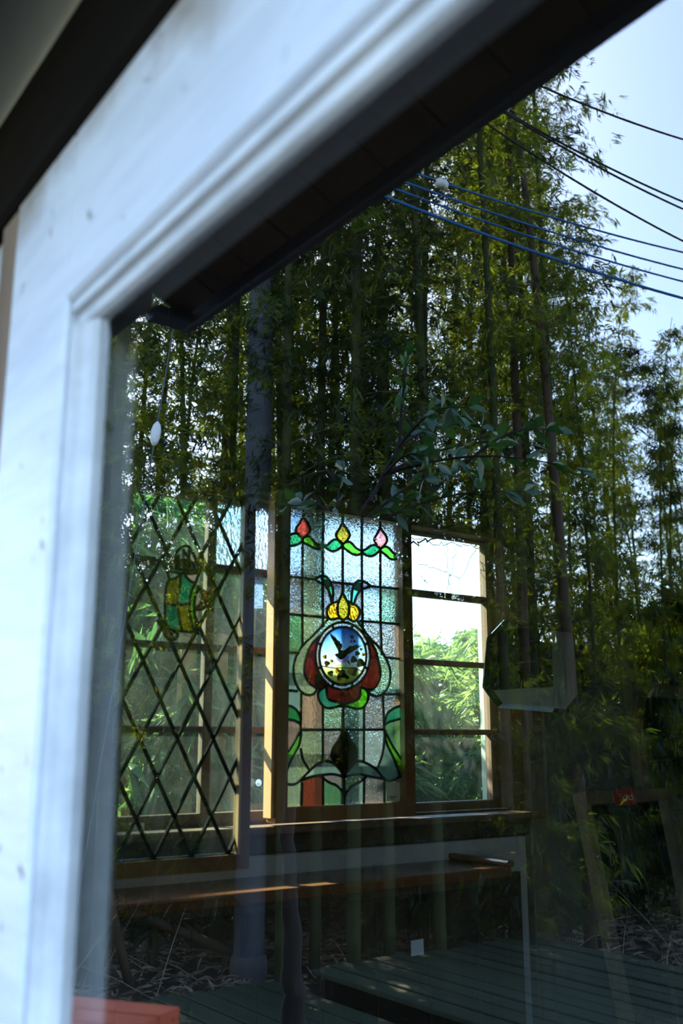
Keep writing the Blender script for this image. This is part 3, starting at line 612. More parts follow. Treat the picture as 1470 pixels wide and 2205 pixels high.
orn = [[(330,740),(265,900),(240,1240),(235,1500),(262,1660),(360,1770),(560,1815),(700,1825),(850,1830),(905,1860)],
       [(330,740),(450,720),(570,640),(620,610),(700,720),(800,800),(880,800)], [(880,790),(790,980),(745,1240),(760,1480),(800,1700),(880,1850)], [(890,880),(930,930),(860,1100),(840,1300),(850,1520),(890,1760),(940,1880)],
       [(560,640),(545,900),(505,1060),(500,1280),(520,1480),(560,1700),(600,1815)], [(240,1225),(380,1260),(500,1280),(640,1262),(745,1262)],
       [(900,870),(1000,960),(1100,1010),(1175,1015)], [(1175,1015),(1160,1140),(1085,1200),(1060,1320),(980,1370),(850,1370)], [(890,1000),(960,990),(1000,1040),(1000,1180),(940,1280),(850,1310)],
       [(270,560),(400,590),(600,620),(780,625),(950,600)], [(310,450),(420,500),(560,530),(720,560),(830,540),(960,560)], [(512,240),(515,520)], [(620,120),(622,540)], [(735,120),(735,560)],
       [(310,450),(500,160),(620,60),(700,60),(760,110),(860,300),(960,570)], [(400,400),(510,270),(520,360),(620,330),(735,370)], [(640,170),(720,300),(830,480)],
       [(250,1660),(215,1800),(260,1930),(340,2000),(430,1990),(490,1930),(500,1830)], [(300,1690),(360,1800),(350,1900),(410,1960)], [(205,1800),(120,1650),(60,1560)], [(270,560),(230,480),(160,330)], [(960,560),(880,790)], [(270,560),(330,740)]]
o0 = len(llines)
for q in orn: llines.append(smooth([Z(*p) for p in q], 4))
ring = [Z(425+52*math.cos(2*PI*k/14), 1890+52*math.sin(2*PI*k/14)) for k in range(15)]; llines.append(ring)
tg('jug_green', (.01,.30,.16), 40, .3, .05, vary=(.03,.42,.22)); tg('jug_olive', (.30,.30,.02), 60, .5, .05, vary=(.40,.38,.03)); tg('jug_brown', (.14,.05,.05), 50, .3, .05); tg('hull_brown', (.30,.10,.02), 50, .4, .05)
seeds = [(Z(*p), G[g]) for p, g in (((430,900),'jug_olive'),((640,900),'jug_green'),((380,1500),'jug_green'),((640,1500),'jug_olive'),((850,1100),'lime'),((810,1500),'lime'),((1080,1080),'jug_brown'),((300,1850),'jug_brown'),((430,470),'hull_brown'),((680,520),'hull_brown'),((600,590),'teal'))]
wd2 = {k: .0066 for k in range(o0, len(llines))}; wd2.update({k: .008 for k in range(4)})
leaded(lat, LP, llines, seeds, [M['lattice_glass']], .0092, .004, wd2, amin=3e-6)
for u in (lu0+.07, lu1-.02):
    MB().tube([LP.at((u, lv1+.03)), LP.at((u+.0, 2.619-LP.p.z))], .0008, 5).build('hanging_wire', M['pole'], lat)

# ------------------------------------------------------------------ octagonal bevelled mirror on the post
MP = Plane((-2.085, 1.9, 1.6))
mir_ = thing('octagonal_mirror', (-2.09, 1.9, 1.5), 'octagonal looking glass with a slanted glass border, hanging beside the right-hand sash', 'mirror')
oc = [MP.pix(*p) for p in ((1086,1335),(1238,1356),(1263,1402),(1258,1490),(1222,1537),(1071,1524),(1040,1480),(1049,1374))]
cen = sum((Vector(p) for p in oc), Vector((0,0)))/8
def ring_pts(k, h): return [MP.at(cen+(p-cen)*k, h) for p in oc]
MB().prism(ring_pts(.90, .0), MP.n*.004).build('mirror_glass', M['mirror'], mir_)
for k in range(8):
    a, c = oc[k], oc[(k+1)%8]
    q = [MP.at(a,-.004), MP.at(c,-.004), MP.at(cen+(c-cen)*.90,.0035), MP.at(cen+(a-cen)*.90,.0035), MP.at(a,-.001), MP.at(c,-.001)]
    MB().add(q+[MP.at(cen+(c-cen)*.9,-.004), MP.at(cen+(a-cen)*.9,-.004)], [(4,5,2,3),(0,1,5,4),(0,7,6,1),(7,3,2,6),(0,4,3,7),(1,6,2,5)]).build('bevel_strip', M['mirror'], mir_)
MB().prism(ring_pts(.96, -.012), MP.n*.008).build('backing_board', M['room_wood'], mir_)
MB().tube([MP.at(cen+Vector((0,.05)),-.014), Vector((SX+.034, 1.96, 1.78))], .0025, 6).build('hanger', M['pole'], mir_)

# ================================================================== things leaning and hanging in the room
# grey board against the wall
GP = Plane((-2.148, 2.3, 1.6))
ga, gb = GP.pix(1172,1700).x, GP.pix(1402,1700).x
o = MB().prism([GP.at(p) for p in ((ga,.16-1.6),(gb,.16-1.6),(gb,GP.pix(1300,1160).y),(ga,GP.pix(1300,1160).y))], GP.n*.012).build('wall_board', M['grey_board']); tag(o, 'tall plain grey board standing against the wall behind the leaded frames', 'board')
# dim leaded door leaf leaning at the right
CP = Plane((-2.085, 2.45, 1.50), .07)
c0, c1 = CP.pix(1366,1490).x, CP.pix(1366,1490).x + .42
ctop = CP.pix(1400,1286).y; cmid1, cmid0 = CP.pix(1420,1478).y, CP.pix(1420,1502).y; cbot = (.17-1.5)/math.cos(.07)+.08
leafC = thing('leaded_door_leaf', CP.at((c0+.2, cbot)), 'tall dark door leaf with leaded lights leaning on the wall', 'door leaf')
rect_frame(leafC, CP, c0, c1, cbot, ctop, .036, .035, M['room_post'], rail=.07)
def cbar(b0, b1): return MB().prism([CP.at((c0+.0005,b0),-.016), CP.at((c1-.0005,b0),-.016), CP.at((c1-.0005,b1),-.016), CP.at((c0+.0005,b1),-.016)], CP.n*.032).build('rail', M['room_post'], leafC)
cbar(cmid0, cmid1); clow = CP.pix(1400,1730).y; cbar(clow-.06, clow)
tg('dim', (.42,.46,.44), 130, .5, .06)
def panelC(a0, a1, hexes):
    ls = [ln((c0,a0),(c1,a0)), ln((c1,a0),(c1,a1)), ln((c1,a1),(c0,a1)), ln((c0,a1),(c0,a0))]
    n = 6; st = (c1-c0)/n
    if not hexes:
        for k in range(1,n): ls.append(ln((c0+k*st,a0),(c0+k*st,a1)))
        cc = Vector((c0+3.4*st, a0+.62*(a1-a0))); ls.append([cc+Vector((st*1.15*math.cos(2*PI*k/20), .075*math.sin(2*PI*k/20))) for k in range(21)])
    else:
        h1, h0 = a0+.62*(a1-a0), a0+.40*(a1-a0); hm = (h0+h1)/2; q = st*.38
        for k in range(1,n):
            x = c0+k*st; s_ = q if k%2 else -q
            ls.append(ln((x,a0),(x,h0),(x+s_,hm),(x,h1),(x,a1)))
        for k in range(n):
            ls.append(ln((c0+k*st,h1),(c0+(k+1)*st,h1))) if k%2 == 0 else ls.append(ln((c0+k*st,h0),(c0+(k+1)*st,h0)))
    leaded(leafC, CP, ls, [], [G['dim'], M['lattice_glass'], G['dim']], .007, .004, {k:.008 for k in range(4)})
panelC(cmid1, ctop, False); panelC(clow, cmid0, True)
MB().prism([CP.at((c0,cbot),-.004), CP.at((c1,cbot),-.004), CP.at((c1,clow-.06),-.004), CP.at((c0,clow-.06),-.004)], CP.n*.008).build('bottom_panel', M['room_wood'], leafC)
# low leaded frame with the red card
DP = Plane((-2.015, 2.0, 1.25), .20)
d0, d1 = DP.pix(1262,1735).x, DP.pix(1440,1740).x; dtop = DP.pix(1340,1730).y; dbot = (.155-1.25)/math.cos(.20)+.045
fr = thing('low_leaded_frame', DP.at((d0+.1, dbot)), 'brown framed leaded window standing low, a red card on its top rail', 'leaded window')
rect_frame(fr, DP, d0, d1, dbot, dtop, .030, .035, M['brown_strip'], rail=.036)
ls = [ln((d0,dbot),(d1,dbot)), ln((d1,dbot),(d1,dtop)), ln((d1,dtop),(d0,dtop)), ln((d0,dtop),(d0,dbot))]
for k in range(1,4): ls.append(ln((d0+k*(d1-d0)/4,dbot),(d0+k*(d1-d0)/4,dtop)))
for k in range(1,5): ls.append(ln((d0,dbot+k*(dtop-dbot)/5),(d1,dbot+k*(dtop-dbot)/5)))
leaded(fr, DP, ls, [], [G['dim'], M['lattice_glass'], M['lattice_glass'], G['dim']], .006, .004, {k:.008 for k in range(4)})
def D_(u, v, h=.024): return DP.at(DP.pix(1280+u/12.25, 1670+v/12.25), h)
card = MB().prism([D_(335,385), D_(860,365), D_(945,800), D_(405,825)], DP.n*.001).build('sold_card', M['red_card']); tag(card, 'dark red card lettered Sold on the top rail of the low frame', 'card')
card.location = (0,0,0)
mb = MB()
for st in ([(535,545),(490,530),(462,560),(475,590),(520,610),(540,640),(525,675),(480,680)], [(620+48*math.cos(a),622+62*math.sin(a)) for a in np.linspace(0,6.3,16)], [(678,530),(695,672)], [(768+46*math.cos(a),620+55*math.sin(a)) for a in np.linspace(0,6.3,16)], [(795,528),(822,665)]):
    mb.tube([D_(p[0],p[1],.0255) for p in st], .0008, 4)
mb.build('lettering', M['chalk'], card)
# a stripped frame leaning further right
EP = Plane((-1.80, 2.45, 1.1), .16)
e0 = EP.pix(1452,1800).x
efr = thing('bare_window_frame', EP.at((e0+.2, -.9)), 'bare pale wooden window frame leaning in front of the dark door leaf', 'window frame')
rect_frame(efr, EP, e0, e0+.4, (.157-1.1)/math.cos(.16)+.04, EP.pix(1450,1745).y, .022, .03, M['room_post'], rail=.03)
# pale blue door leaf with hammered glass, opposite the mirror; a weathered plank stands beside it
DY = 2.9
def vm(x, y): q = onP(x, y, Vector((0,DY,0)), Vector((0,1,0))); return Vector((2*MP.p.x - q.x, q.z))      # where the mirror shows it
a1, a0 = vm(1030,1420).x, vm(1192,1420).x; z0, z1 = vm(1130,1483).y, vm(1130,1352).y
bd = thing('pale_blue_door_leaf', ((a0+a1)/2, DY, .15), 'pale blue painted door leaf with a leaded hammered glass light', 'door leaf')
RP = Plane(((a0+a1)/2, DY, (z0+z1)/2)); RP.u = Vector((1,0,0)); RP.n = RP.u.cross(RP.v)
ru, rv = (a1-a0)/2, (z1-z0)/2; sw = a0 - vm(1238,1420).x
def rb(x0, x1, y0, y1, nm): MB().prism([RP.at((x0,y0),-.018), RP.at((x1,y0),-.018), RP.at((x1,y1),-.018), RP.at((x0,y1),-.018)], RP.n*.036).build(nm, M['pale_blue'], bd)
rb(ru, ru+sw, .151-RP.p.z, rv+.16, 'stile'); rb(-ru-sw, -ru, .151-RP.p.z, rv+.16, 'stile'); rb(-ru+.0005, ru-.0005, rv, rv+.16, 'rail'); rb(-ru+.0005, ru-.0005, -rv-.14, -rv, 'rail'); rb(-ru+.0005, ru-.0005, .151-RP.p.z, .33-RP.p.z, 'rail')
MB().prism([RP.at((-ru,.33-RP.p.z),-.006), RP.at((ru,.33-RP.p.z),-.006), RP.at((ru,-rv-.14),-.006), RP.at((-ru,-rv-.14),-.006)], RP.n*.012).build('lower_panel', M['pale_blue'], bd)
ls = [ln((-ru,-rv),(ru,-rv)), ln((ru,-rv),(ru,rv)), ln((ru,rv),(-ru,rv)), ln((-ru,rv),(-ru,-rv))]
for k in range(1,5): ls.append(ln((-ru+k*ru*.4,-rv),(-ru+k*ru*.4,rv)))
for v in (-.12, .55): ls.append(ln((-ru,v*rv),(ru,v*rv)))
leaded(bd, RP, ls, [], [G['dim'], G['sage']], .007, .004)
o = MB().bbox(a0-sw-.20, a0-sw-.02, DY-.02, DY+.02, .151, 2.3, .006).build('weathered_plank', M['old_plank']); tag(o, 'rough weathered plank standing next to the pale blue door leaf', 'plank')

# small things on the sashes and the shelf
def slip(name, x, px, m, th=.0008): return MB().prism([onX(p[0],p[1],x) for p in px], (th,0,0)).build(name, m)
tg_ = slip('price_tag', SX-.004, [(544.5,1242),(565,1242.5),(565.5,1310),(545,1310)], M['tag_paper']); tag(tg_, 'narrow bluish paper tag with brush writing stuck on a sash pane', 'tag')
def K(u, v): return onX(520+u/18.375, 1220+v/18.375, SX-.0028)
mb = MB()
for st in ([(640,445),(640,510)],[(655,445),(655,510)],[(670,445),(670,510)],[(520,700),(540,660),(575,700),(540,745),(520,700)],[(625,665),(680,665),(660,745)],[(725,670),(790,670)],[(730,740),(785,740)],[(540,930),(605,815),(655,870)],
           [(600+62*math.cos(a),1050+70*math.sin(a)) for a in np.linspace(0,6.3,14)],[(520,1175),(660,1165)],[(560,1165),(545,1215),(580,1220)],[(590,1255),(635,1300)],[(520,1480),(660,1475),(560,1385),(560,1505)],[(715,1370),(770,1360),(775,1300),(730,1285),(715,1320),(770,1330)],[(720,1455),(750,1450)],
           [(640,1545),(640,1610)],[(655,1545),(655,1610)],[(545,1600),(580,1560),(580,1610)],[(700,1570),(780,1565),(780,1605),(705,1610),(700,1570)]):
    mb.tube([K(*p) for p in st], .0005, 4)
mb.build('writing', M['ink'], tg_)
c_ = onX(556.5,1685.5,SX-.004); st_ = MB().lathe([(.0085,0),(.0085,.0008)], c_, 20, 0).build('round_sticker', M['tag_paper']); tag(st_, 'small round blue sticker on a lower sash pane', 'sticker')
mb = MB(); mb.box(c_.x+.0008, c_.x+.0012, c_.y-.004, c_.y, c_.z-.003, c_.z-.001); mb.tube([(c_.x+.001, c_.y+.0045*math.cos(a), c_.z-.001+.0045*math.sin(a)) for a in np.linspace(3.6,6.0,8)], .0004, 4); mb.build('print', M['ink'], st_)
o = slip('green_tape', SX-.004, [(468,1093),(484,1096),(483,1108),(469,1104)], M['green_tape']); tag(o, 'scrap of green tape at the top of a sash muntin', 'tape')
o = slip('paper_slip', SX+.0455, [(884,2026),(911,2021),(912,2055),(885,2059)], M['white_paper']); tag(o, 'small white paper square stuck on the board under the shelf', 'paper')
p = onX(295,1795,SX+.137); o = MB().prism([onX(a,b_,SX+.006) for a, b_ in ((278,1772),(310,1772),(312,1818),(280,1820))], (.001,0,0)).build('notice_card', M['white_paper']); tag(o, 'pale notice card below the sill behind the lattice panel', 'card')
cr = thing('crystal_stopper', (-2.095, 1.288, 1.092), 'small cut crystal piece on the brown shelf', 'ornament')
MB().lathe([(.010,0),(.014,.004),(.011,.009),(.005,.011)], (-2.095,1.280,1.0922), 8).build('crystal_base', M['crystal'], cr)
MB().lathe([(.004,0),(.010,.005),(.007,.011),(.002,.013)], (-2.092,1.302,1.0922), 7).build('crystal_knob', M['crystal'], cr)

# ================================================================== outside, beyond the sashes
o = MB().bbox(-2.37, -2.345, onX(1037,1400,-2.35).y, onX(1037,1400,-2.35).y+.07, .001, 2.3, .003).build('green_post', M['pale_green']); tag(o, 'pale green painted post outside the right-hand sash', 'post')
for px, z, w_ in ((405,2.0,.055),(478,1.75,.04)):  # posts stand in for reflections of sunlit frame edges
    p = onX(px,1500,-2.9); o = MB().bbox(-2.93,-2.9,p.y-w_/2,p.y+w_/2,.001,z,.003).build('reflection_post', M['pine']); tag(o, 'pine post outside imitating a reflected sunlit frame, seen through the %s' % ('lattice panel, the wider one' if px == 405 else 'lattice panel, the slimmer one'), 'post')
vine = MB(); rv_ = random.Random(5)
def wig(a, b_, n=14, am=.012, x=-2.32):
    A, C_ = onX(*a,x), onX(*b_,x); return [A.lerp(C_, k/n) + Vector((rv_.uniform(-am,am)*.5, rv_.uniform(-am,am), rv_.uniform(-am,am))) for k in range(n+1)]
vine.tube(wig((880,1175),(955,1148)), .0028, 5); vine.tube(wig((880,1155),(1040,1185)), .0014, 5)
v_ = thing('dry_vine', (-2.32, 1.8, 2.0), 'bare dry vine strands hanging across the sky in the top right pane', 'vine')
vine.build('main_stem', M['bark'], v_)
for a, c in (((985,1170),(960,1270)),((1025,1172),(985,1262)),((900,1218),(990,1240)),((960,1150),(966,1275)),((1010,1150),(1026,1178)),((905,1240),(925,1260))):
    MB().tube(wig(a, c, 12, .008), .0012, 4).build('tendril', M['bark'], v_)

# ================================================================== bamboo
def leaf_cloud(rg, base, dirs, lmin, lmax, wr, droop):
    """many narrow folded leaves; base and dirs are arrays"""
    n = len(base); ln_ = rg.uniform(lmin, lmax, n)[:,None]; d = dirs + rg.normal(0, .35, (n,3)); d[:,2] -= droop; d /= np.linalg.norm(d,axis=1)[:,None]+1e-9
    s = np.cross(d, rg.normal(0,1,(n,3))); s /= np.linalg.norm(s,axis=1)[:,None]+1e-9; up = np.cross(s, d)
    wd = ln_*wr*rg.uniform(.8,1.2,(n,1))
    mid = base + d*ln_*.38; tip = base + d*ln_ - np.array([0,0,1.])*ln_*rg.uniform(.05,.3,(n,1))
    v = np.stack([base, mid+s*wd*.5+up*wd*.18, mid, mid-s*wd*.5+up*wd*.18, tip], 1).reshape(-1,3)
    o = (np.arange(n)*5)[:,None]
    f = np.concatenate([o+np.array([[0,1,2]]), o+np.array([[0,2,3]]), o+np.array([[1,4,2]]), o+np.array([[2,4,3]])], 1).reshape(-1,3)
    return v, f
def np_mesh(name, v, f, m):
    me = bpy.data.meshes.new(name); nv, nf, k = len(v), len(f), f.shape[1]
    me.vertices.add(nv); me.vertices.foreach_set('co', np.ascontiguousarray(v, dtype=np.float32).ravel())
    me.loops.add(nf*k); me.loops.foreach_set('vertex_index', np.ascontiguousarray(f, dtype=np.int32).ravel())
    me.polygons.add(nf); me.polygons.foreach_set('loop_start', np.arange(0,nf*k,k,dtype=np.int32)); me.polygons.foreach_set('loop_total', np.full(nf,k,dtype=np.int32))
    me.materials.append(m); me.update(calc_edges=True); return me
def bamboo_variant(seed, h, r, lf0, nb, spray, culm_m, leaf_m, blen=(.5,1.15), lmin=.055, lmax=.10, nod=.6):
    rg = np.random.default_rng(seed); n = int(h/.28); cul = MB()
    la = rg.uniform(0,2*PI); lean = rg.uniform(.0,.03)
    def P(z): q = z/h; return np.array([math.cos(la)*(lean*z + nod*q**4), math.sin(la)*(lean*z + nod*q**4), z - .15*nod*q**5])
    pts, rad = [], []
    for k in range(n):
        z0, z1 = h*k/n, h*(k+1)/n; rr = r*(1-.88*(k/n)**1.3)
        for a, q in ((0,1.16),(.04,1.0),(.96,.98)): pts.append(Vector(P(z0+(z1-z0)*a))); rad.append(rr*q)
    cul.tube(pts, rad, 8)
    tw = MB(); bases, dirs = [], []
    for k in range(1,n):
        z = h*k/n; q = z/h
        if q < lf0: continue
        for _ in range(nb):
            if rg.random() < .12: continue
            a = rg.uniform(0,2*PI); Lb = rg.uniform(*blen)*(1.15-.55*q); d0 = np.array([math.cos(a), math.sin(a), rg.uniform(.25,.9)]); d0 /= np.linalg.norm(d0)
            st = P(z); m = 6; path = []
            for i in range(m+1):
                t = i/m; path.append(st + d0*Lb*t - np.array([0,0,.42])*Lb*t*t)
            tw.tube([Vector(p) for p in path], [.004*(1-.8*i/m) for i in range(m+1)], 3, False)
            for i in range(1,m+1):
                d = path[i]-path[i-1]; d = d/np.linalg.norm(d)
                for _s in range(spray):
                    c = path[i-1] + (path[i]-path[i-1])*rg.random() + rg.normal(0,.05,3); nl = rg.integers(4,7); dd = d*.6 + rg.normal(0,.6,3)
                    for _l in range(nl): bases.append(c + rg.normal(0,.012,3)); dirs.append(dd)
    v, f = leaf_cloud(rg, np.array(bases), np.array(dirs), lmin, lmax, .145, .35)
    return cul.mesh('culm', culm_m, True), tw.mesh('branches', M['twig']), np_mesh('foliage', v, f, leaf_m)
def plant(name, var, loc, rot, s, label, cat, group, tilt=(0,0)):
    e = thing(name, loc, label, cat, group); e.rotation_euler = (tilt[0], tilt[1], rot); e.scale = (s,s,s)
    for nm, me in zip(('culm','branches','foliage'), var):
        if me is None: continue
        o = bpy.data.objects.new(nm, me); COL.objects.link(o); o.parent = e
        if nm != 'culm': o['kind'] = 'stuff'
    return e
TALL = [bamboo_variant(10+k, 10.5, .040, .12+.04*(k%3), 4, 5, M['culm'], M['leaf']) for k in range(4)]
THIN = [bamboo_variant(30+k, 7.2, .020, .10, 3, 5, M['culm'], M['leaf'], (.35,.8)) for k in range(3)]
OLD = [bamboo_variant(50+k, 10.0, .045, .38, 3, 5, M['culm_old'], M['leaf']) for k in range(2)]
SHRUB = [bamboo_variant(70+k, 2.0, .008, .08, 6, 4, M['twig'], M['leaf'], (.3,.7), .08, .15, .5) for k in range(3)]
HEDGE = [bamboo_variant(80+k, 2.3, .010, .10, 6, 4, M['twig'], M['leaf_far'], (.35,.75), .09, .165, .5) for k in range(3)]
rp = random.Random(11)
def bam(px, D, var, s=1.0, label=None, group=None, tilt=(0,0)):
    p = mir(col_at(px, D)); return plant('bamboo', var, p, rp.uniform(0,6.28), s, label, 'bamboo', group, tilt)
# tall culms of the grove (shown by the glass): picture column, distance
for px, D in ((905,7.2),(1160,8.0),(1040,7.6),(790,7.0),(700,8.3),(1100,6.8),(1185,9.0),(1225,8.4),(620,7.4),(850,8.6),(960,9.4),(745,9.8),(1010,10.5),(660,10.4),(560,9.6),(890,11.5),(1120,11.8),(800,12.5),(1060,13),(690,13.5),(950,14.5),(590,12)):
    bam(px+rp.uniform(-8,8), D, rp.choice(TALL), rp.uniform(.92,1.1), 'tall green bamboo in the %s rank of the grove, %s' % ('front' if D < 8 else 'middle' if D < 11 else 'rear', 'towards the grey pole' if px < 720 else 'behind the small broadleaf tree' if px < 980 else 'towards the brownish culms'), 'grove bamboos')
for px, D in ((610,6.0),(680,6.4),(760,5.9),(835,6.3),(940,6.2)):
    bam(px, D, rp.choice(TALL), rp.uniform(.95,1.08), 'dark green bamboo standing at the shaded front of the grove', 'front grove bamboos')
for px, D in ((1250,7.0),(1135,7.4)):
    bam(px, D, OLD[0] if px == 1250 else OLD[1], 1.0, 'thick brownish bamboo culm bare low down, among the green grove', 'brown grove bamboos')
for px, D in ((350,6.6),(455,7.4),(497,8.0),(300,8.6),(230,7.6),(400,9.4),(180,9.8),(120,8.0),(520,11)):
    bam(px, D, rp.choice(TALL if px != 350 else THIN), rp.uniform(.85,1.05), 'green bamboo growing behind the grey metal pole', 'bamboos by the pole')
for px, D in ((60,6.5),(90,9),(215,8.6),(235,6.0),(165,7.0),(262,9.4),(210,11),(205,6.2),(480,6.9)):  # added in the sun's path to keep the jamb in shade
    bam(px, D, rp.choice(TALL), rp.uniform(.9,1.05), 'green bamboo crowding the near end of the grove beyond the guy wire, added to shade the window jamb', 'near end bamboos')
for px, D in ((640,15.5),(840,15.2),(1030,16),(1220,13),(560,17)):
    bam(px, D, rp.choice(TALL), rp.uniform(.95,1.1), 'far bamboo deep in the back of the grove', 'back grove bamboos')
for px, D in ((1240,11.5),(1290,13),(1350,12.2),(1400,14),(1450,12.6),(1500,13.5),(1310,15)):
    bam(px, D, rp.choice(TALL), rp.uniform(.62,.74), 'middling bamboo behind the slender ones at the open edge', 'edge back bamboos')
for px, D in ((1290,8.2),(1345,9.0),(1440,8.6),(1400,10.0),(1320,11),(1470,9.6),(1540,9.0)):
    bam(px, D, rp.choice(THIN), rp.uniform(.80,.95) if px < 1400 else rp.uniform(.72,.82), 'slender bamboo at the open edge of the grove under the sky', 'edge bamboos')
def shrub_label(px, D):
    zone = 'behind the grey metal pole' if px < 600 else 'among the dense middle culms' if px < 1090 else 'around the brownish culms' if px < 1300 else 'at the open edge of the grove'
    return '%s bamboo shrub on the leaf litter %s' % ('low leafy' if D <= 9.5 else 'taller backlit', zone)
for k in range(64):
    px = 130 + k*21.5 + rp.uniform(-20,20); D = rp.uniform(6.6,14)
    p = mir(col_at(px, D)); plant('bamboo_shrub', rp.choice(SHRUB), p, rp.uniform(0,6.28), rp.uniform(.75,1.15)*(1.5 if D > 9.5 else 1.0), shrub_label(px, D), 'bamboo shrub', 'low grove shrubs')
for px, D in ((235,11.5),(285,12.6),(335,11),(385,13),(430,11.8),(480,12.4),(310,14),(410,14.5)):
    plant('bamboo_shrub', rp.choice(SHRUB), mir(col_at(px, D)), rp.uniform(0,6.28), rp.uniform(1.7,2.1), 'tall bushy bamboo shrub far behind the guy wire and pole', 'bamboo shrub', 'tall grove shrubs')
# the grove's lower, younger rim runs on unseen, added to block low sky
for k in range(20):
    th = math.radians(60 + k*5.5); D = rp.uniform(8.0, 10.5)
    plant('bamboo', rp.choice(THIN), (-D*math.cos(th), -.3-D*math.sin(th), 0), rp.uniform(0,6.28), rp.uniform(.66,.8), 'short young bamboo out of view along the rim beyond the grove, added to block low sky', 'bamboo', 'rim bamboos')
# hedge beyond the sashes
rh = random.Random(21)
def hedge_label(th, x):
    zone = 'the lattice panel' if th < math.radians(31) else 'the bird panel' if th < math.radians(39.5) else 'the clear right-hand sash' if th < math.radians(46) else 'the wall beside the mirror'
    return 'pale green hedge bamboo outside behind %s, %s row' % (zone, 'near' if x > -4.6 else 'middle' if x > -6 else 'far')
for k in range(120):
    th = math.radians(rh.uniform(17,52)); x = -rh.uniform(3.15,7.5); y = -.3 + (-x)*math.tan(th)
    if y > 9 or (x > -4.4 and y < 1.15): continue
    s = rh.uniform(.72,.95)*(1 + max(0,(-x-3.2))*.06)
    if th < math.radians(27): s *= 1.12 if x > -4.2 else 1.35
    if th > math.radians(30): s = min(s, (1.36 + math.hypot(x, y+.3)*(.170 if th > math.radians(37) else .19))/2.5)
    plant('hedge_bamboo', rh.choice(HEDGE), (x,y,0), rh.uniform(0,6.28), s, hedge_label(th, x), 'bamboo shrub', 'hedge outside the sashes')
for x, y, s in ((-3.25,1.22,1.12),(-3.6,1.30,1.2)):
    plant('hedge_bamboo', rh.choice(HEDGE), (x,y,0), rh.uniform(0,6.28), s, 'bushy pale green bamboo shrub close outside behind the lattice panel', 'bamboo shrub', 'hedge outside the sashes')

# ------------------------------------------------------------------ pole, wires
pp = mir(col_at(545, 6.35)); pole = thing('metal_pole', pp, 'thick grey metal pole standing at the edge of the grove', 'pole')
MB().lathe([(.098,0),(.095,.02),(.086,5.0),(.080,9.0)], pp, 20).build('pole_shaft', M['pole'], pole, True)
MB().lathe([(.115,-.02),(.115,.10),(.108,.14),(.098,.15)], pp, 16).build('footing', M['grey_board'], pole)
for z, s in ((4.9,1),(3.55,-1),(2.75,1)): MB().tube([pp+Vector((0,0,z)), pp+Vector((.11*s,.14*s,z))], .010, 6).build('step_bolt', M['pole'], pole)
def vwire(name, a, Da, b_, Db, r, m, label, sag=.25, n=24):
    A, C_ = mir(CAM + ray(*a)*Da), mir(CAM + ray(*b_)*Db); pts = []
    for k in range(n+1):
        t = k/n; p = A.lerp(C_, t); p.z -= sag*4*t*(1-t); pts.append(p)
    o = MB().tube(pts, r, 6).build(name, m); tag(o, label, 'cable', 'overhead cables'); return o
for k, (y0, y1) in enumerate(((330,520),(352,560),(372,588),(392,628))):
    vwire('overhead_cable', (560,y0-80), 5.2, (1700,y1+70), 7.4, .006 if k < 3 else .009, M['blue_cable'], ('uppermost','second','third','lowest and thickest')[k] + ' of the four blue overhead cables in front of the bamboo', .10)
for k, (a, c) in enumerate((((1000,95),(1650,345)),((1010,165),(1650,500)),((1030,175),(1650,520)),((1000,195),(1650,600)))):
    vwire('overhead_cable', (a[0]-120,a[1]-46), 5.0, c, 7.0, .006, M['black_cable'], ('topmost','second','third','lowest')[k] + ' of the black overhead cables crossing the sky', .10)
def insulator(px, D, label):
    p = mir(CAM + ray(*px)*D); e = thing('insulator', p, label, 'insulator')
    MB().lathe([(.006,-.045),(.022,-.035),(.032,-.012),(.022,0),(.032,.012),(.022,.035),(.006,.045)], p, 14, 1).build('porcelain_body', M['porcelain'], e, True)
    MB().tube([p+Vector((0,-.09,0)), p+Vector((0,.09,0))], .006, 6).build('wire_clamp', M['black_cable'], e)
insulator((1083,230), 5.6, 'white porcelain insulator on a black cable high in the bamboo'); insulator((951,396), 5.6, 'white porcelain insulator by the blue cables')
A = mir(CAM+ray(385,640)*5.6); C_ = mir(col_at(150, 4.6, .05))
gw = thing('guy_wire', C_, 'slanting guy wire with a white insulator near the left bamboo', 'wire')
MB().tube([A, A.lerp(C_,.5), C_], .004, 6).build('stay_wire', M['pole'], gw)
q = A.lerp(C_, .22); d = (C_-A).normalized(); MB().tube([q-d*.07, q-d*.05, q-d*.02, q+d*.02, q+d*.05, q+d*.07], [.007,.020,.027,.027,.020,.007], 12).build('porcelain_egg', M['porcelain'], gw, True)

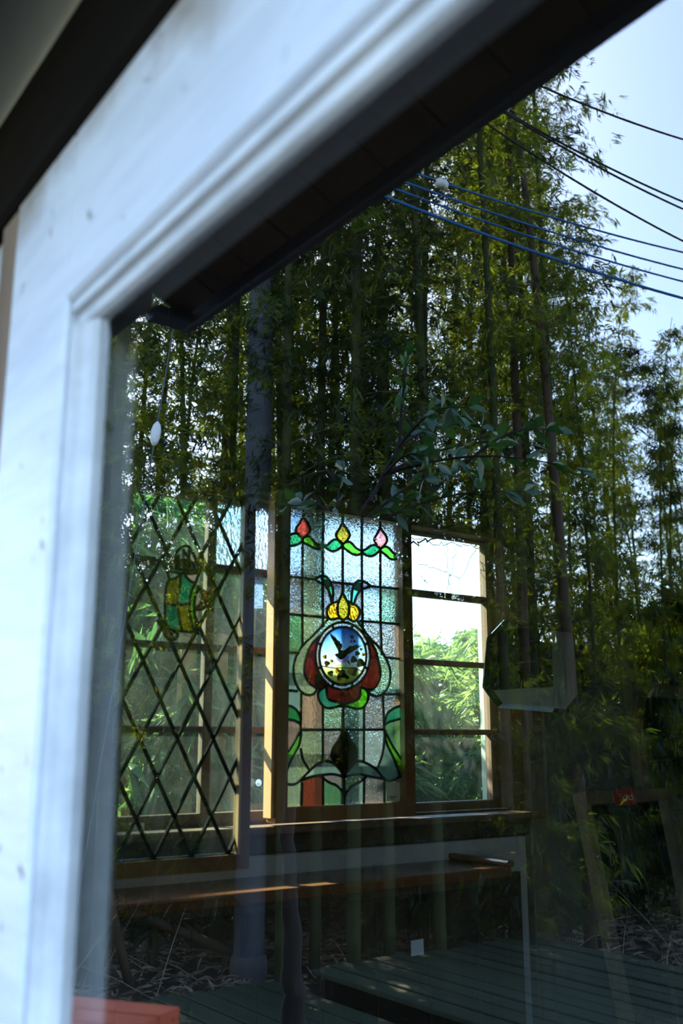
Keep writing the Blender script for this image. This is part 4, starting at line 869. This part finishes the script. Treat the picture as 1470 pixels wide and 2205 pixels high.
# ------------------------------------------------------------------ small broadleaf tree near the window
tb = mir(col_at(636, 3.1)); tree = thing('broadleaf_tree', tb, 'small dark barked tree with broad glossy leaves between window and grove', 'tree')
rt = np.random.default_rng(4)
def VPt(px, py, D): return mir(CAM + ray(px,py)*D)
trunk = [tb, VPt(632,2205,3.1), VPt(628,2000,3.1), VPt(618,1800,3.12), VPt(640,1500,3.15), VPt(760,1150,3.2), VPt(860,960,3.2)]
tp = smooth3 = []
for k in range(len(trunk)-1):
    for s in range(6): tp.append(trunk[k].lerp(trunk[k+1], s/6) + Vector(rt.normal(0,.004,3)))
tp.append(trunk[-1]); m = len(tp)
MB().tube(tp, [max(.006, .052 - .058*(k/m)**.8 + rt.uniform(-.003,.003)) for k in range(m)], 10).build('trunk', M['bark'], tree, True)
lv = MB()
def broad(mb, c, d, L_, w_):
    d = d.normalized(); s = d.cross(Vector(rt.normal(0,1,3))).normalized(); up = s.cross(d)
    prof = [(0,.0),(.2,.62),(.45,1.0),(.7,.74),(.9,.28),(1,0)]; vs = []; 
    for t, q in prof:
        p = c + d*L_*t - Vector((0,0,1))*L_*.22*t*t; vs += [p + s*w_*q*.5 + up*w_*q*.16, p, p - s*w_*q*.5 + up*w_*q*.16]
    fs = []
    for k in range(5): o = k*3; fs += [(o,o+1,o+4,o+3),(o+1,o+2,o+5,o+4)]
    mb.add(vs, fs)
nleaf = 0
for (sx, sy, ex, ey) in ((860,960,880,770),(800,1080,960,860),(860,960,1010,880),(830,1020,1150,960),(830,1020,1240,1010),(760,1150,1130,1060),(760,1150,1000,1010),(700,1300,740,1010),(760,1150,620,1090),(860,960,1060,930),(830,1020,940,1000),(760,1150,900,1080),(1000,1000,1200,930)):
    a, c = VPt(sx,sy,3.18), VPt(ex,ey,3.0+rt.uniform(0,.5)); pts = [a.lerp(c, t) + Vector((0,0,.05*math.sin(3.1*t))) for t in np.linspace(0,1,9)]
    MB().tube(pts, [.006*(1-.75*k/8) for k in range(9)], 5, False).build('branch', M['bark'], tree, True)
    for k in range(2,9):
        for _ in range(2):
            d = (c-a).normalized() + Vector(rt.normal(0,.7,3)); b1 = MB(); broad(b1, pts[k], d, rt.uniform(.055,.085), rt.uniform(.026,.038)); b1.build('leaf', M['broad_leaf'], tree, True); nleaf += 1

# ------------------------------------------------------------------ decks, litter, planter, fallen culms
def deck(name, x0, x1, y0, y1, z, n, label):
    e = thing(name, ((x0+x1)/2, -(y0+y1)/2, 0), label, 'deck'); w_ = (y1-y0)/n; rd = random.Random(n)
    for k in range(n):
        a = y0+k*w_; dx = rd.uniform(-.03,.03)
        MB().bbox(x0+dx, x1+rd.uniform(-.03,.03), -(a+w_-.009), -(a+.009), z-.032+rd.uniform(-.003,.003), z+rd.uniform(-.004,.004), .005).build('plank', M['deck'], e)
    for x in (x0+.15, (x0+x1)/2, x1-.15): MB().bbox(x-.04, x+.04, -y1+.02, -y0-.02, .001, z-.037, .004).build('joist', M['dark_beam'], e)
deck('wooden_deck', -5.08, -2.5, 2.02, 2.90, .12, 6, 'low mossy wooden deck platform beside the orange red box')
deck('raised_deck', -4.82, -2.3, 2.96, 4.62, .21, 12, 'raised mossy wooden deck platform with many planks near the grove')
rg = np.random.default_rng(9); n = 26000
lx = rg.uniform(-13,-2.2,n); ly = -rg.uniform(.6,11,n); keep = np.ones(n,bool)
for (x0,x1,y0,y1) in ((-5.1,-2.5,2.0,4.65),): keep &= ~((lx>x0)&(lx<x1)&(-ly>y0)&(-ly<y1)&(rg.random(n)>.0))
lx, ly = lx[keep], ly[keep]; n = len(lx); base = np.stack([lx,ly,rg.uniform(.004,.05,n)],1)
dr = rg.normal(0,1,(n,3)); dr[:,2] = rg.uniform(-.1,.25,n)
v, f = leaf_cloud(rg, base, dr*2, .08, .16, .15, .0); v[:,2] = np.maximum(v[:,2], .003)
lo = link('leaf_litter', np_mesh('leaf_litter', v, f, M['litter'])); tag(lo, 'dry fallen bamboo leaves covering the ground in front of the grove', 'leaf litter', kind='stuff')
tw = MB(); 
for k in range(420):
    c = Vector((rg.uniform(-9,-3.2), -rg.uniform(1.2,7.5), .03))
    if -5.2 < c.x < -2.2 and 1.9 < -c.y < 4.7: continue
    d = Vector((rg.normal(), rg.normal(), abs(rg.normal())*.45)).normalized(); L_ = rg.uniform(.2,.8)
    tw.tube([c, c+d*L_*.5+Vector((0,0,.02)), c+d*L_], [.004,.003,.0015], 4, False)
o = tw.build('fallen_twigs', M['litter']); tag(o, 'thin dead bamboo twigs scattered over the leaf litter', 'twigs', kind='stuff')
for a, c, Da, Dc in (((150,1560),(300,1640),6.4,6.1),((300,1900),(600,1990),6.6,6.4)):
    A, C_ = mir(col_at(a[0],Da)), mir(col_at(c[0],Dc)); A.z = .35 if a[1] > 1800 else 1.5; C_.z = .06 if a[1] > 1800 else 1.1
    if a[1] < 1800: A.z, C_.z = 1.5, .05
    o = MB().tube([A.lerp(C_,t) for t in np.linspace(0,1,8)], .03, 8).build('fallen_culm', M['culm_old'], None, True); tag(o, 'dry fallen bamboo culm %s' % ('propped against the left bamboos' if a[1] < 1800 else 'lying on the leaf litter'), 'bamboo')
# orange planter on a stand by the wall, with a strap leaved plant
bx = mir(Vector((-1.30, .20, 1.06))); bz = -.022
stand = thing('plant_stand', (bx.x, bx.y, 0), 'dark wooden stand under the orange red box', 'stand')
for sx in (-.11,.11):
    for sy in (-.06,.06): MB().bbox(bx.x+sx-.012, bx.x+sx+.012, bx.y+sy-.012, bx.y+sy+.012, .001, .955+bz, .002).build('leg', M['dark_beam'], stand)
MB().bbox(bx.x-.14, bx.x+.14, bx.y-.085, bx.y+.085, .956+bz, .974+bz, .002).build('stand_top', M['dark_beam'], stand)
pb = thing('wooden_box', (bx.x, bx.y, .975+bz), 'orange red painted wooden box with a boarded lid near the window frame', 'box')
for nm, a in (('side_board',(bx.x-.13,bx.x+.13,bx.y-.078,bx.y-.064)),('side_board',(bx.x-.13,bx.x+.13,bx.y+.064,bx.y+.078)),('end_board',(bx.x-.13,bx.x-.116,bx.y-.0635,bx.y+.0635)),('end_board',(bx.x+.116,bx.x+.13,bx.y-.0635,bx.y+.0635))):
    MB().bbox(*a, .975+bz, 1.085+bz, .003).build(nm, M['orange'], pb)
for k in range(3): MB().bbox(bx.x-.13, bx.x+.13, bx.y-.078+k*.0525, bx.y-.078+k*.0525+.050, 1.0855+bz, 1.097+bz, .002).build('lid_board', M['orange'], pb)
pl_ = thing('strap_leaf_plant', (bx.x-.09, bx.y+.02, 1.098+bz), 'grey green strap leaved plant in a small pot on the orange red box', 'plant')
for k in range(11):
    a = rt.uniform(0,6.28); d = Vector((math.cos(a), math.sin(a), 1.3)); c = Vector((bx.x-.09, bx.y+.02, 1.135+bz)); L_ = rt.uniform(.07,.14); s = d.cross(Vector((0,0,1))).normalized(); vs = []
    for t in np.linspace(0,1,7):
        p = c + d.normalized()*L_*t - Vector((0,0,1))*L_*.7*t*t; w_ = .012*math.sin(PI*min(1,.15+.85*t))+.001; vs += [p-s*w_*.5, p+s*w_*.5]
    MB().add(vs, [(2*q,2*q+1,2*q+3,2*q+2) for q in range(6)]).build('leaf', M['strap'], pl_, True)
MB().lathe([(.022,1.0975),(.030,1.14),(.027,1.14),(.024,1.125)], (bx.x-.09, bx.y+.02, bz), 14).build('pot', M['terracotta'], pl_)
for o_ in (stand, pb): o_.rotation_euler.z = -.6
